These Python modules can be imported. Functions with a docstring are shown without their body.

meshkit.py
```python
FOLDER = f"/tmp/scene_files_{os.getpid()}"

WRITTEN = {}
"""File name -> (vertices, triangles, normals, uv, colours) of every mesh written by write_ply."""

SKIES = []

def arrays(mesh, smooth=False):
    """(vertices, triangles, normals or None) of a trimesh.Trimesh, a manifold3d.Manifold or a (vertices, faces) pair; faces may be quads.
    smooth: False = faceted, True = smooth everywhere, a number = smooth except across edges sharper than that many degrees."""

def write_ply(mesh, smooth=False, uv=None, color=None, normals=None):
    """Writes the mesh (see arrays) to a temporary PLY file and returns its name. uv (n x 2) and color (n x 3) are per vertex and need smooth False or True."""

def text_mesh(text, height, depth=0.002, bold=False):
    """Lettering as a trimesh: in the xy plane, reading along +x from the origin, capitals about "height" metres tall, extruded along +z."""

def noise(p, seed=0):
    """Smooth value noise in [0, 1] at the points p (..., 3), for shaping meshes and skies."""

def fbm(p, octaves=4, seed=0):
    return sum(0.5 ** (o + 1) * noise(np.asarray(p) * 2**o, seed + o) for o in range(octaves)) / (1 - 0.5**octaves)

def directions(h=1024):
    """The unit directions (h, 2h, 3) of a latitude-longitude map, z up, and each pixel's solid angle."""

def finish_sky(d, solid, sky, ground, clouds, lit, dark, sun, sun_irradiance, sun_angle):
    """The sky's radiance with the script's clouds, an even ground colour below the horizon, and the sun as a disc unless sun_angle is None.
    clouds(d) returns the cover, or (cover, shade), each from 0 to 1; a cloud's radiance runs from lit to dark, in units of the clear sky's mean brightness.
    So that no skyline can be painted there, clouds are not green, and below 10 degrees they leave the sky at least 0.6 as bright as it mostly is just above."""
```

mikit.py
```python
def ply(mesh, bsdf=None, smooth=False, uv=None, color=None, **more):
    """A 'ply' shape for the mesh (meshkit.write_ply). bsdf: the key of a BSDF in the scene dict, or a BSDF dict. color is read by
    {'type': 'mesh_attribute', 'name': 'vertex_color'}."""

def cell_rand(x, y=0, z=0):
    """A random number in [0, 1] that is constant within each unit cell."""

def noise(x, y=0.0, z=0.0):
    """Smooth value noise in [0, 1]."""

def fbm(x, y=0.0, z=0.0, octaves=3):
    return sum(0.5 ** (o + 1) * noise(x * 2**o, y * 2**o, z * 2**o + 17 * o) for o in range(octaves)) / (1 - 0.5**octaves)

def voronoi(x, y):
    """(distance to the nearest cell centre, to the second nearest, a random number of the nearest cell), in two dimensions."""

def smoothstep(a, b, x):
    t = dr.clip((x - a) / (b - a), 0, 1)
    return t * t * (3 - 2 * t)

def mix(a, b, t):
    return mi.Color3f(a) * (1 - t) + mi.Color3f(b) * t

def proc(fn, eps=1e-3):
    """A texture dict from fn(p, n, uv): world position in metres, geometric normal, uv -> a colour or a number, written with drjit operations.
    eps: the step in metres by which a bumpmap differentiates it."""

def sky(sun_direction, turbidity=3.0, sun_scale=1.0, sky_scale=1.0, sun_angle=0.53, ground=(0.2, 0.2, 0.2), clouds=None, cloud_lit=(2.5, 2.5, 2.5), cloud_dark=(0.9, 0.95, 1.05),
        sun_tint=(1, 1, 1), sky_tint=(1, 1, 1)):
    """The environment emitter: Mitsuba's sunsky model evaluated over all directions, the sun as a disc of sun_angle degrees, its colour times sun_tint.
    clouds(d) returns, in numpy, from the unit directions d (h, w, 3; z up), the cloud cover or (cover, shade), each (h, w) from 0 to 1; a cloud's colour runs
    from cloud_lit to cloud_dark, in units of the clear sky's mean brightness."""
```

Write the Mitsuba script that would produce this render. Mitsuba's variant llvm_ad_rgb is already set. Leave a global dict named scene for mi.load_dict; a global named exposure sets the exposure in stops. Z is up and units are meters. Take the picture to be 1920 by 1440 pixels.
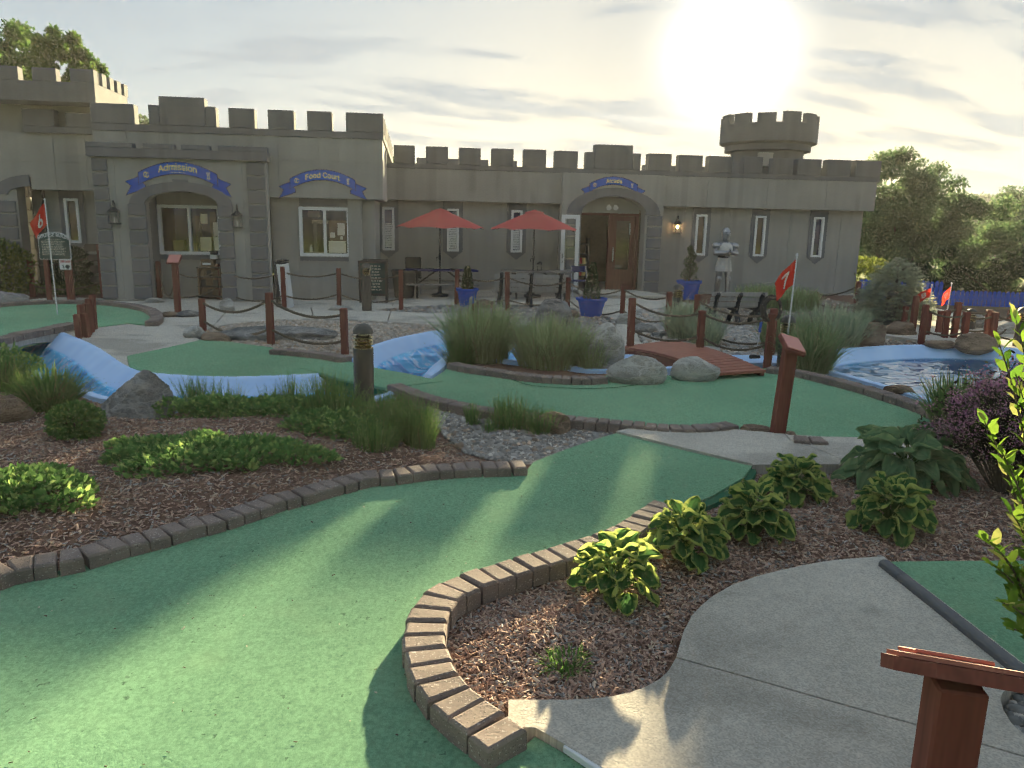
import math, random
import numpy as np
import trimesh, shapely, manifold3d as m3
import shapely.affinity as aff
from shapely.geometry import Polygon, LineString, Point, box as sbox
from shapely.ops import unary_union
from scipy.spatial import Delaunay
import drjit as dr
import mitsuba as mi
import mikit, meshkit

T = mi.ScalarTransform4f
scene, labels = {}, {}
rng = np.random.default_rng(7)

# ---------------------------------------------------------------- camera, sky, exposure
scene['camera'] = {'type': 'perspective', 'fov': 67.31, 'fov_axis': 'x', 'near_clip': 0.05, 'far_clip': 3000.0,
                   'to_world': T().look_at(origin=[0, 0, 1.9], target=[0, 0.97865, 1.9 - 0.20552], up=[-0.0209, 0.2055, 0.9784])}
SUN = np.array([0.2418, 0.9454, 0.1960]); SUN /= np.linalg.norm(SUN)

def clouds(d):
    x, y, z = d[..., 0], d[..., 1], np.maximum(d[..., 2], 0.0)
    k = 1.0 / (z + 0.16)
    a, b = x * k * 0.96 + y * k * 0.28, y * k * 0.96 - x * k * 0.28
    w = meshkit.fbm(np.stack([a * 0.9, b * 0.9, a * 0 + 3.1], -1), 3, 5) - 0.5
    n = meshkit.fbm(np.stack([a * 1.3 + 1.8 * w, b * 5.5 + 3.0 * w, a * 0], -1), 6, 2)
    n2 = meshkit.fbm(np.stack([a * 4.0 + w, b * 12.0 + 3 * w, a * 0 + 9], -1), 5, 11)
    wisp = np.clip((n - 0.46) / 0.17, 0, 1) ** 1.2 * (0.25 + 1.3 * np.clip((n2 - 0.3) / 0.4, 0, 1))
    ang = np.degrees(np.arccos(np.clip(d @ SUN, -1, 1)))
    glow = np.exp(-(ang / 1.7) ** 1.12)
    halo = np.exp(-(ang / 10.0) ** 1.3)
    cover = np.clip(0.90 + 0.09 * wisp + 0.1 * halo, 0, 0.99)
    lit = 0.75 * glow + 0.0025 * halo * (0.4 + 1.2 * wisp) + 0.016 * wisp * (0.6 + 0.8 * halo)
    return cover, np.clip(1 - lit, 0, 1)

scene['sky'] = mikit.sky(SUN, turbidity=3.5, sun_scale=2.15, sun_angle=0.85, sky_scale=1.0, clouds=clouds,
                         cloud_lit=(13.0, 11.6, 8.6), cloud_dark=(0.295, 0.375, 0.465), sun_tint=(0.86, 1.12, 1.65))
exposure = 4.15

# thin evening haze in the air
scene['haze_medium'] = {'type': 'homogeneous', 'albedo': 0.95, 'sigma_t': 0.0008, 'phase': {'type': 'hg', 'g': 0.12}}
scene['haze'] = {'type': 'cube', 'to_world': T().translate([0, 320, 4.2]).scale([540, 400, 10.0]), 'bsdf': {'type': 'null'}, 'interior': {'type': 'ref', 'id': 'haze_medium'}}
labels['haze'] = {'label': 'thin warm evening haze in the air over the whole course', 'category': 'haze', 'kind': 'stuff'}
scene['camera']['medium'] = {'type': 'ref', 'id': 'haze_medium'}

# ---------------------------------------------------------------- helpers
counts = {}
def key_of(name, parent=None):
    full = (parent + '__' if parent else '') + name
    n = counts.get(full, -1) + 1
    counts[full] = n
    return full if n == 0 else '%s_%03d' % (full, n)

def thing(name, label, cat, group=None):
    k = key_of(name)
    labels[k] = {'label': label, 'category': cat}
    if group: labels[k]['group'] = group
    return k

def put(name, shape, parent=None, label=None, cat=None, group=None, kind=None):
    k = key_of(name, parent)
    scene[k] = shape
    e = {}
    if label: e['label'] = label
    if cat: e['category'] = cat
    if group: e['group'] = group
    if kind: e['kind'] = kind
    if e: labels[k] = e
    return k

def add(name, mesh, mat, parent=None, smooth=False, label=None, cat=None, group=None, kind=None, color=None, to=None):
    sh = mikit.ply(mesh, mat, smooth=smooth, color=color)
    if to is not None: sh['to_world'] = to
    return put(name, sh, parent, label, cat, group, kind)

def cat(ms):
    v, f, o = [], [], 0
    for a, b in ms:
        a, b = np.asarray(a, float), np.asarray(b, int)
        v.append(a); f.append(b + o); o += len(a)
    return np.vstack(v), np.vstack(f)

def tm(m): return np.array(m.vertices), np.array(m.faces)

def rotz(a):
    c, s = math.cos(a), math.sin(a)
    return np.array([[c, -s, 0], [s, c, 0], [0, 0, 1.0]])

def rot(axis, a):
    return trimesh.transformations.rotation_matrix(a, axis)[:3, :3]

def xf(m, R=None, t=(0, 0, 0), s=1.0):
    v = np.asarray(m[0]) * s
    if R is not None: v = v @ np.asarray(R).T
    return v + np.asarray(t, float), m[1]

_hulls = {}
def box(c, s, rz=0.0, b=0.0, R=None):
    """A box with centre c and size s; b: chamfer."""
    s = np.asarray(s, float)
    if b <= 0:
        m = tm(trimesh.creation.box(s))
    else:
        kk = (tuple(np.round(s, 4)), b)
        if kk not in _hulls:
            h = s / 2
            p = []
            for sx in (-1, 1):
                for sy in (-1, 1):
                    for sz in (-1, 1):
                        for i in range(3):
                            q = h - b; q[i] = h[i]
                            p.append(q * [sx, sy, sz])
            _hulls[kk] = tm(trimesh.convex.convex_hull(np.array(p)))
        m = _hulls[kk]
    return xf(m, R if R is not None else (rotz(rz) if rz else None), c)

def frames(p):
    p = np.asarray(p, float)
    t = np.gradient(p, axis=0); t /= np.linalg.norm(t, axis=1, keepdims=True) + 1e-12
    a = np.zeros_like(p)
    u = np.cross(t[0], [0, 0, 1.0] if abs(t[0][2]) < 0.9 else [1.0, 0, 0])
    for i in range(len(p)):
        u = u - t[i] * (u @ t[i]); u /= np.linalg.norm(u) + 1e-12
        a[i] = u
    return t, a, np.cross(t, a)

def tube(p, r, n=8, cap=True):
    p = np.asarray(p, float); r = np.broadcast_to(r, (len(p),)).astype(float)
    t, a, b = frames(p)
    ang = np.arange(n) * 2 * np.pi / n
    v = (p[:, None] + r[:, None, None] * (np.cos(ang)[None, :, None] * a[:, None] + np.sin(ang)[None, :, None] * b[:, None])).reshape(-1, 3)
    f = []
    for i in range(len(p) - 1):
        for j in range(n):
            q = [i * n + j, i * n + (j + 1) % n, (i + 1) * n + (j + 1) % n, (i + 1) * n + j]
            f += [[q[0], q[1], q[2]], [q[0], q[2], q[3]]]
    if cap:
        k = len(v); v = np.vstack([v, p[:1], p[-1:]])
        for j in range(n):
            f += [[k, (j + 1) % n, j], [k + 1, (len(p) - 1) * n + j, (len(p) - 1) * n + (j + 1) % n]]
    return v, np.array(f)

def lathe(prof, n=28, c=(0, 0, 0)):
    """prof: (r, z) from bottom to top; a radius of zero closes it."""
    prof = np.asarray(prof, float); ang = np.arange(n) * 2 * np.pi / n
    v = np.concatenate([np.stack([r * np.cos(ang), r * np.sin(ang), 0 * ang + z], 1) for r, z in prof])
    f = []
    for i in range(len(prof) - 1):
        for j in range(n):
            a, b2, c2, d = i * n + j, i * n + (j + 1) % n, (i + 1) * n + (j + 1) % n, (i + 1) * n + j
            f += [[a, b2, c2], [a, c2, d]]
    return v + np.asarray(c, float), np.array(f)

def prism(poly, h):
    ms = [trimesh.creation.extrude_polygon(g, h, engine='earcut') for g in getattr(poly, 'geoms', [poly]) if g.area > 1e-7]
    return cat([tm(m) for m in ms])

# facade frame: u along the front to the right, d away from the camera, z up
PSI = math.radians(7.37)
EU = np.array([math.cos(PSI), math.sin(PSI), 0]); ND = np.array([-math.sin(PSI), math.cos(PSI), 0])
FR = np.stack([EU, ND, [0, 0, 1.0]], 1)
def fw(u, d, z): return FR @ np.array([u, d, z])
def fmesh(m): return np.asarray(m[0]) @ FR.T, m[1]
def fbox(u0, u1, d0, d1, z0, z1, b=0.0):
    return fmesh(box(((u0 + u1) / 2, (d0 + d1) / 2, (z0 + z1) / 2), (u1 - u0, d1 - d0, z1 - z0), b=b))
def fpoly(poly, d_back, t):
    """A (u, z) polygon with its back at depth d_back and thickness t towards the camera."""
    v, f = prism(poly, t)
    return fmesh((np.stack([v[:, 0], d_back - v[:, 2], v[:, 1]], 1), f))

def hull_chain(bones, refine=0.03, smooth=8):
    """bones: ((p, r), (p, r)); one continuous surface."""
    def ball(p, r): return m3.Manifold.sphere(r, 14).translate(list(map(float, p)))
    ms = [m3.Manifold.batch_hull([ball(*a), ball(*b)]) for a, b in bones]
    m = m3.Manifold.batch_boolean(ms, m3.OpType.Add)
    if refine: m = m.refine_to_length(refine)
    q = m.to_mesh(); t = trimesh.Trimesh(q.vert_properties[:, :3], q.tri_verts)
    if smooth: trimesh.smoothing.filter_taubin(t, iterations=smooth)
    return tm(t)

def catenary(a, b, sag, n=22):
    a, b = np.asarray(a, float), np.asarray(b, float)
    t = np.linspace(0, 1, n)[:, None]
    p = a * (1 - t) + b * t
    p[:, 2] -= (4 * sag * t * (1 - t))[:, 0]
    return p

def rope_mesh(p, r=0.02):
    """Three strands laid round each other."""
    seg = np.linalg.norm(np.diff(p, axis=0), axis=1); s = np.concatenate([[0], np.cumsum(seg)])
    n = max(14, min(46, int(s[-1] / 0.035)))
    q = np.stack([np.interp(np.linspace(0, s[-1], n), s, p[:, i]) for i in range(3)], 1)
    t, a, b = frames(q); ph = np.linspace(0, s[-1], n) / 0.13 * 2 * np.pi
    return cat([tube(q + 0.5 * r * (np.cos(ph + k)[:, None] * a + np.sin(ph + k)[:, None] * b), 0.56 * r, 5, False) for k in (0, 2.094, 4.189)])

# ---------------------------------------------------------------- materials
def tup(a): return tuple(float(x) for x in a) if isinstance(a, np.ndarray) else a
def mix(a, b, t): return mikit.mix(tup(a), tup(b), t)
def rgb(*c): return {'type': 'rgb', 'value': list(map(float, c))}
def P(c, rough=0.7, spec=0.5, metal=0.0, **k):
    col = c if isinstance(c, dict) else rgb(*c)
    return {'type': 'twosided', 'b': {'type': 'principled', 'base_color': col, 'roughness': rough, 'specular': spec, 'metallic': metal, **k}}
def bump(b, fn, scale, eps=1e-3):
    inner = b['b'] if b['type'] == 'twosided' else b
    return {'type': 'twosided', 'b': {'type': 'bumpmap', 'arbitrary': {**mikit.proc(fn, eps)}, 'scale': float(scale), 'bsdf': inner}}
def mottled(c, amt=0.25, f=3.0, fine=40.0, tint=(1, 1, 1)):
    c = np.array(c)
    def fn(p, n, uv):
        g = mikit.fbm(p.x * f, p.y * f, p.z * f, 3) * 0.65 + mikit.noise(p.x * fine, p.y * fine, p.z * fine) * 0.35
        return mix(c * (1 - amt), np.minimum(c * (1 + amt), 1) * np.array(tint), g)
    return mikit.proc(fn)
VC = {'type': 'mesh_attribute', 'name': 'vertex_color'}
def thinleaf(col, dt=0.9, rough=0.55):
    return {'type': 'principledthin', 'base_color': col, 'roughness': rough, 'diff_trans': dt, 'spec_trans': 0.0, 'eta': 1.4}
def M(name, d): scene[name] = d; return name

def stucco_fn(base):
    base = np.array(base)
    def fn(p, n, uv):
        u = p.x * EU[0] + p.y * EU[1]
        streak = mikit.fbm(u * 5.0, p.z * 0.55, p.y * 0.2, 3)
        g = mikit.fbm(p.x * 1.3, p.y * 1.3, p.z * 1.3, 4)
        fine = mikit.noise(p.x * 70, p.y * 70, p.z * 70)
        v = 0.66 + 0.26 * g + 0.34 * streak + 0.14 * fine
        drip = mikit.smoothstep(0.60, 0.82, mikit.noise(u * 5.5, p.z * 0.35, 3.0)) * mikit.smoothstep(0.35, 0.6, mikit.noise(u * 1.1, p.z * 0.9, 7.0))
        v = v * (1 - 0.13 * drip)
        return mi.Color3f(tup(base)) * v
    return fn
def grain_fn(f):
    return lambda p, n, uv: mikit.noise(p.x * f, p.y * f, p.z * f) + 0.5 * mikit.noise(p.x * f * 2.3, p.y * f * 2.3, p.z * f * 2.3)
g90 = grain_fn(90.0)
M('mat_stucco', bump(P(mikit.proc(stucco_fn((0.290, 0.290, 0.270))), 0.9, 0.25), g90, 0.0025))
M('mat_trim', bump(P(mikit.proc(stucco_fn((0.150, 0.156, 0.165))), 0.9, 0.25), g90, 0.0025))
M('mat_parapet', bump(P(mikit.proc(stucco_fn((0.150, 0.155, 0.158))), 0.92, 0.25), g90, 0.003))
M('mat_white', P(mottled((0.66, 0.68, 0.70), 0.06, 4), 0.45))
M('mat_roof', P((0.06, 0.06, 0.06), 0.9))
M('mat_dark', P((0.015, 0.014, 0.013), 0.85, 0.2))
M('mat_black', P((0.02, 0.02, 0.022), 0.5))
M('mat_glass', {'type': 'thindielectric', 'int_ior': 1.38})
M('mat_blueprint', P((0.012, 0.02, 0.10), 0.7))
M('mat_cork', P(mottled((0.15, 0.10, 0.055), 0.4, 9), 0.8))
M('mat_paper', P(mottled((0.55, 0.52, 0.45), 0.12, 14), 0.8))
M('mat_amber', P(mottled((0.13, 0.085, 0.04), 0.5, 2.5), 0.6))
M('mat_sign', P(mottled((0.008, 0.075, 0.42), 0.12, 5), 0.35))
M('mat_signedge', P((0.006, 0.012, 0.06), 0.5))
M('mat_gold', P((0.78, 0.66, 0.26), 0.5))
M('mat_pale', P((0.55, 0.52, 0.45), 0.5))

def wood_fn(c, dark=0.55):
    c = np.array(c)
    def fn(p, n, uv):
        g = mikit.fbm(p.x * 22 + p.y * 22, p.x * 9 - p.y * 9, p.z * 2.2, 4)
        s = mikit.noise(p.x * 110, p.y * 110, p.z * 8)
        return mix(c * dark, c * 1.25, g * 0.75 + s * 0.25)
    return fn
M('mat_redwood', bump(P(mikit.proc(wood_fn((0.175, 0.052, 0.036), 0.40)), 0.68, 0.3), lambda p, n, uv: mikit.noise(p.x * 120, p.y * 120, p.z * 9), 0.002))
M('mat_deck', bump(P(mikit.proc(wood_fn((0.30, 0.105, 0.070), 0.7)), 0.6, 0.4), lambda p, n, uv: mikit.noise(p.x * 15, p.y * 130, p.z * 30), 0.002))
M('mat_greywood', P(mikit.proc(wood_fn((0.20, 0.19, 0.175), 0.6)), 0.8))
M('mat_darkwood', P(mikit.proc(wood_fn((0.055, 0.045, 0.038), 0.5)), 0.75))
M('mat_rope', P(mottled((0.115, 0.092, 0.068), 0.35, 30, 160), 0.95, 0.1))
M('mat_umbrella', {'type': 'twosided', 'b': {'type': 'principled', 'base_color': mottled((0.44, 0.085, 0.080), 0.10, 3), 'roughness': 0.85, 'specular': 0.2}})
M('mat_flag', thinleaf(rgb(0.60, 0.045, 0.03), 0.9, 0.7))
M('mat_flagtext', thinleaf(rgb(0.72, 0.66, 0.62), 0.6, 0.7))
M('mat_bronze', bump(P((0.058, 0.054, 0.047), 0.45, 0.5, 0.0), grain_fn(240.0), 0.0006))
M('mat_louvre', {'type': 'roughconductor', 'material': 'Al', 'alpha': 0.22, 'specular_reflectance': rgb(0.62, 0.52, 0.30)})
M('mat_lens', {'type': 'thindielectric', 'int_ior': 1.12})
M('mat_pot', P(mottled((0.015, 0.075, 0.38), 0.15, 6), 0.3, 0.6))
M('mat_steel', {'type': 'twosided', 'b': {'type': 'principled', 'base_color': mottled((0.40, 0.41, 0.43), 0.35, 14), 'roughness': 0.38, 'metallic': 0.75, 'specular': 0.5}})
M('mat_steel_dark', {'type': 'twosided', 'b': {'type': 'principled', 'base_color': mottled((0.26, 0.26, 0.27), 0.35, 9), 'roughness': 0.42, 'metallic': 0.75, 'specular': 0.5}})
M('mat_tabard', P(mottled((0.52, 0.51, 0.49), 0.2, 12), 0.8))
M('mat_signgreen', P((0.012, 0.045, 0.040), 0.5))
M('mat_red', P((0.42, 0.03, 0.03), 0.5))
M('mat_pink', P((0.50, 0.20, 0.17), 0.5))
M('mat_plastic', P((0.62, 0.64, 0.66), 0.4))
M('mat_bluefence', P(mikit.proc(wood_fn((0.018, 0.075, 0.46), 0.75)), 0.6))
M('mat_rubber', bump(P(mottled((0.075, 0.08, 0.088), 0.15, 20), 0.5), grain_fn(300.0), 0.0008))

# turf: fibre tufts, lay and slight wear
def turf_fn(p, n, uv):
    a = mikit.noise(p.x * 420, p.y * 260, 0.0)
    b = mikit.fbm(p.x * 95, p.y * 60, 2.0, 3)
    big = mikit.fbm(p.x * 0.9, p.y * 0.9, 5.0, 4)
    tuft = mikit.noise(p.x * 70, p.y * 130, 6.0)
    t = mikit.smoothstep(0.22, 0.88, 0.25 * a + 0.40 * b + 0.25 * big + 0.20 * tuft)
    c = mix((0.105, 0.215, 0.130), (0.205, 0.385, 0.235), t)
    wear = mikit.smoothstep(0.60, 0.80, mikit.fbm(p.x * 2.3 + 7, p.y * 2.3, 1.0, 3)) * 0.25
    fade = 0.80 + 0.40 * mikit.fbm(p.x * 0.35, p.y * 0.35, 8.0, 2)
    speck = mikit.smoothstep(0.86, 0.93, mikit.noise(p.x * 60, p.y * 60, 4.0)) * mikit.smoothstep(0.5, 0.8, mikit.noise(p.x * 9, p.y * 9, 4.0))
    return mix(c * fade, (0.21, 0.34, 0.20), wear) * (1 - 0.45 * speck)
def turf_h(p, n, uv):
    return mikit.noise(p.x * 330, p.y * 210, 0.0) + 0.5 * mikit.noise(p.x * 140, p.y * 90, 2.0)
M('mat_turf', bump(P(mikit.proc(turf_fn), 1.0, 0.02), turf_h, 0.0008, 8e-4))
def turf_side(p, n, uv):
    return mix((0.018, 0.075, 0.045), (0.04, 0.14, 0.075), mikit.fbm(p.x * 40, p.y * 40, p.z * 40, 3))
M('mat_turfedge', P(mikit.proc(turf_side), 0.95, 0.1))

def concrete_fn(p, n, uv):
    g = mikit.fbm(p.x * 2.1, p.y * 2.1, 0.0, 4)
    f = mikit.fbm(p.x * 28, p.y * 28, 1.0, 3)
    s = mikit.noise(p.x * 260, p.y * 260, 2.0)
    c = mix((0.30, 0.280, 0.245), (0.54, 0.505, 0.435), 0.45 * g + 0.35 * f + 0.20 * s)
    stain = mikit.smoothstep(0.58, 0.75, mikit.fbm(p.x * 1.1 + 3, p.y * 1.7, 4.0, 4))
    agg = mikit.noise(p.x * 150 + 30, p.y * 150, 8.0)
    return c * (1 - 0.30 * stain) * (0.80 + 0.40 * agg)
M('mat_concrete', bump(P(mikit.proc(concrete_fn), 0.85, 0.3), lambda p, n, uv: mikit.fbm(p.x * 120, p.y * 120, p.z * 50, 3), 0.0035))
def soil_fn(p, n, uv):
    g = mikit.fbm(p.x * 14, p.y * 14, 0.0, 4); s = mikit.noise(p.x * 120, p.y * 120, 1.0)
    return mix((0.075, 0.042, 0.031), (0.24, 0.145, 0.105), 0.6 * g + 0.4 * s)
M('mat_soil', bump(P(mikit.proc(soil_fn), 0.95, 0.15), lambda p, n, uv: mikit.fbm(p.x * 55, p.y * 55, p.z * 20, 4), 0.02))
def gravelbed_fn(p, n, uv):
    d1, d2, r = mikit.voronoi(p.x * 26, p.y * 26)
    c = mix((0.14, 0.125, 0.11), (0.46, 0.43, 0.38), r)
    return c * mikit.smoothstep(0.0, 0.22, d2 - d1) * (0.8 + 0.4 * mikit.noise(p.x * 90, p.y * 90, 0.0))
M('mat_gravelbed', bump(P(mikit.proc(gravelbed_fn), 0.9, 0.25), lambda p, n, uv: -mikit.voronoi(p.x * 26, p.y * 26)[0], 0.03))
def ground_fn(p, n, uv):
    g = mikit.fbm(p.x * 0.5, p.y * 0.5, 0.0, 4); f = mikit.noise(p.x * 30, p.y * 30, 1.0)
    grass = mix((0.045, 0.075, 0.020), (0.12, 0.15, 0.045), 0.6 * g + 0.4 * f)
    soil = mix((0.06, 0.04, 0.03), (0.14, 0.10, 0.07), 0.5 * g + 0.5 * f)
    return mix(soil, grass, mikit.smoothstep(21.0, 26.0, dr.abs(p.y - 10.0) + 10.0 + 3 * g))
M('mat_ground', P(mikit.proc(ground_fn), 0.95, 0.1))
M('mat_road', P(mottled((0.20, 0.185, 0.165), 0.15, 0.6), 0.9))

def paver_fn(p, n, uv):
    r = mikit.noise(p.x * 7, p.y * 7, 0.0)
    g = mikit.fbm(p.x * 60, p.y * 60, p.z * 60, 3); s = mikit.noise(p.x * 150, p.y * 150, p.z * 150)
    c = mix((0.095, 0.076, 0.068), (0.29, 0.232, 0.205), 0.40 * r + 0.30 * g + 0.3 * s)
    return c * (1 - 0.55 * mikit.smoothstep(0.74, 0.90, s)) + 0.16 * mikit.smoothstep(0.74, 0.92, mikit.noise(p.x * 130 + 9, p.y * 130, p.z * 130))
M('mat_paver', bump(P(mikit.proc(paver_fn), 0.88, 0.3), lambda p, n, uv: mikit.fbm(p.x * 150, p.y * 150, p.z * 150, 3), 0.004))
def rock_fn(c0, c1):
    c0, c1 = np.array(c0), np.array(c1)
    def fn(p, n, uv):
        g = mikit.fbm(p.x * 5, p.y * 5, p.z * 9, 5)
        vein = 1 - mikit.smoothstep(0.0, 0.045, dr.abs(mikit.fbm(p.x * 3 + 5, p.y * 3, p.z * 6, 4) - 0.5))
        s = mikit.noise(p.x * 90, p.y * 90, p.z * 90)
        return mix(mix(c0, c1, mikit.smoothstep(0.25, 0.75, 0.75 * g + 0.25 * s)), c1 * 1.25, 0.55 * vein)
    return fn
rb = lambda p, n, uv: mikit.fbm(p.x * 16, p.y * 16, p.z * 30, 5)
M('mat_rock', bump(P(mikit.proc(rock_fn((0.075, 0.076, 0.078), (0.25, 0.245, 0.235))), 0.85, 0.3), rb, 0.03))
M('mat_rock_pale', bump(P(mikit.proc(rock_fn((0.20, 0.19, 0.17), (0.40, 0.39, 0.36))), 0.85, 0.3), rb, 0.02))
M('mat_rock_brown', bump(P(mikit.proc(rock_fn((0.085, 0.058, 0.040), (0.24, 0.175, 0.125))), 0.88, 0.25), rb, 0.03))
M('mat_pebble', P(VC, 0.7, 0.35))
M('mat_chip', P(VC, 0.85, 0.2))

def bed_fn(p, n, uv):
    deep = mikit.smoothstep(-0.145, -0.19, p.z)
    g = mikit.fbm(p.x * 3, p.y * 3, 0.0, 3)
    pale = mix((0.34, 0.52, 0.80), (0.48, 0.66, 0.90), g)
    st = mikit.fbm(p.x * 2.2 + 1.5 * g, p.y * 7.0, 3.0, 4)
    blue = mix((0.010, 0.22, 0.58), (0.07, 0.52, 0.86), mikit.smoothstep(0.3, 0.6, st))
    foam = mikit.fbm(p.x * 13 + 4 * g, p.y * 15 + 3 * st, 6.0, 5)
    blue = mix(blue, (0.66, 0.80, 0.90), mikit.smoothstep(0.55, 0.74, foam) * 0.5 * (1 - mikit.smoothstep(2.5, 3.5, p.x)))
    blue = mix(blue, (0.02, 0.06, 0.14), mikit.smoothstep(3.0, 4.0, p.x) * 0.7)
    return mix(pale, blue, deep)
M('mat_streambed', P(mikit.proc(bed_fn), 0.55, 0.4))
M('mat_water', {'type': 'thindielectric', 'int_ior': 1.22})
M('mat_pond', {'type': 'thindielectric', 'int_ior': 1.9})
M('mat_bench', P(mikit.proc(wood_fn((0.30, 0.29, 0.275), 0.7)), 0.6))

M('mat_leaf', thinleaf(VC, 0.95, 0.5))
M('mat_blade', thinleaf(VC, 0.8, 0.5))
M('mat_hosta', thinleaf(VC, 0.85, 0.45))
M('mat_bark', P(mottled((0.09, 0.07, 0.055), 0.4, 8), 0.95))
M('mat_lawn', P(mottled((0.20, 0.24, 0.07), 0.25, 0.4), 0.95))
M('mat_glow', {'type': 'diffuse', 'reflectance': rgb(0.6, 0.5, 0.3)})
M('mat_carpaint', P((0.16, 0.16, 0.17), 0.25, 0.6, 0.5))
M('mat_carglass', P((0.02, 0.025, 0.03), 0.08, 0.8))

# ---------------------------------------------------------------- the castle buildings
def panels(parent, outline, dfront, joints_u, joints_z, mat='mat_stucco', thick=0.22, proud=0.010, gap=0.004):
    """A wall in the facade plane: a backing with openings and proud stucco panels parted by score joints."""
    add('backing', fpoly(outline, dfront + thick, thick - proud), mat, parent)
    u0, z0, u1, z1 = outline.bounds
    us = [u0 - 1] + [u for u in joints_u if u0 < u < u1] + [u1 + 1]
    zs = [z0 - 1] + [z for z in joints_z if z0 < z < z1] + [z1 + 1]
    for a, b in zip(us, us[1:]):
        for c, d in zip(zs, zs[1:]):
            cell = outline.intersection(sbox(a + (gap if a > u0 else 0), c + (gap if c > z0 else 0), b - (gap if b < u1 else 0), d - (gap if d < z1 else 0)))
            for piece in getattr(cell, 'geoms', [cell]):
                if piece.area > 0.002: add('panel', fpoly(piece, dfront + proud, proud + 0.004), mat, parent)

def sheet_pane(u0, z0, u1, z1, d):
    p = np.array([fw(u0, d, z0), fw(u1, d, z0), fw(u1, d, z1), fw(u0, d, z1)])
    return p, np.array([[0, 1, 2], [0, 2, 3]])

def ring(u0, u1, z0, z1, w): return sbox(u0, z0, u1, z1).difference(sbox(u0 + w, z0 + w, u1 - w, z1 - w))

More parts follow.
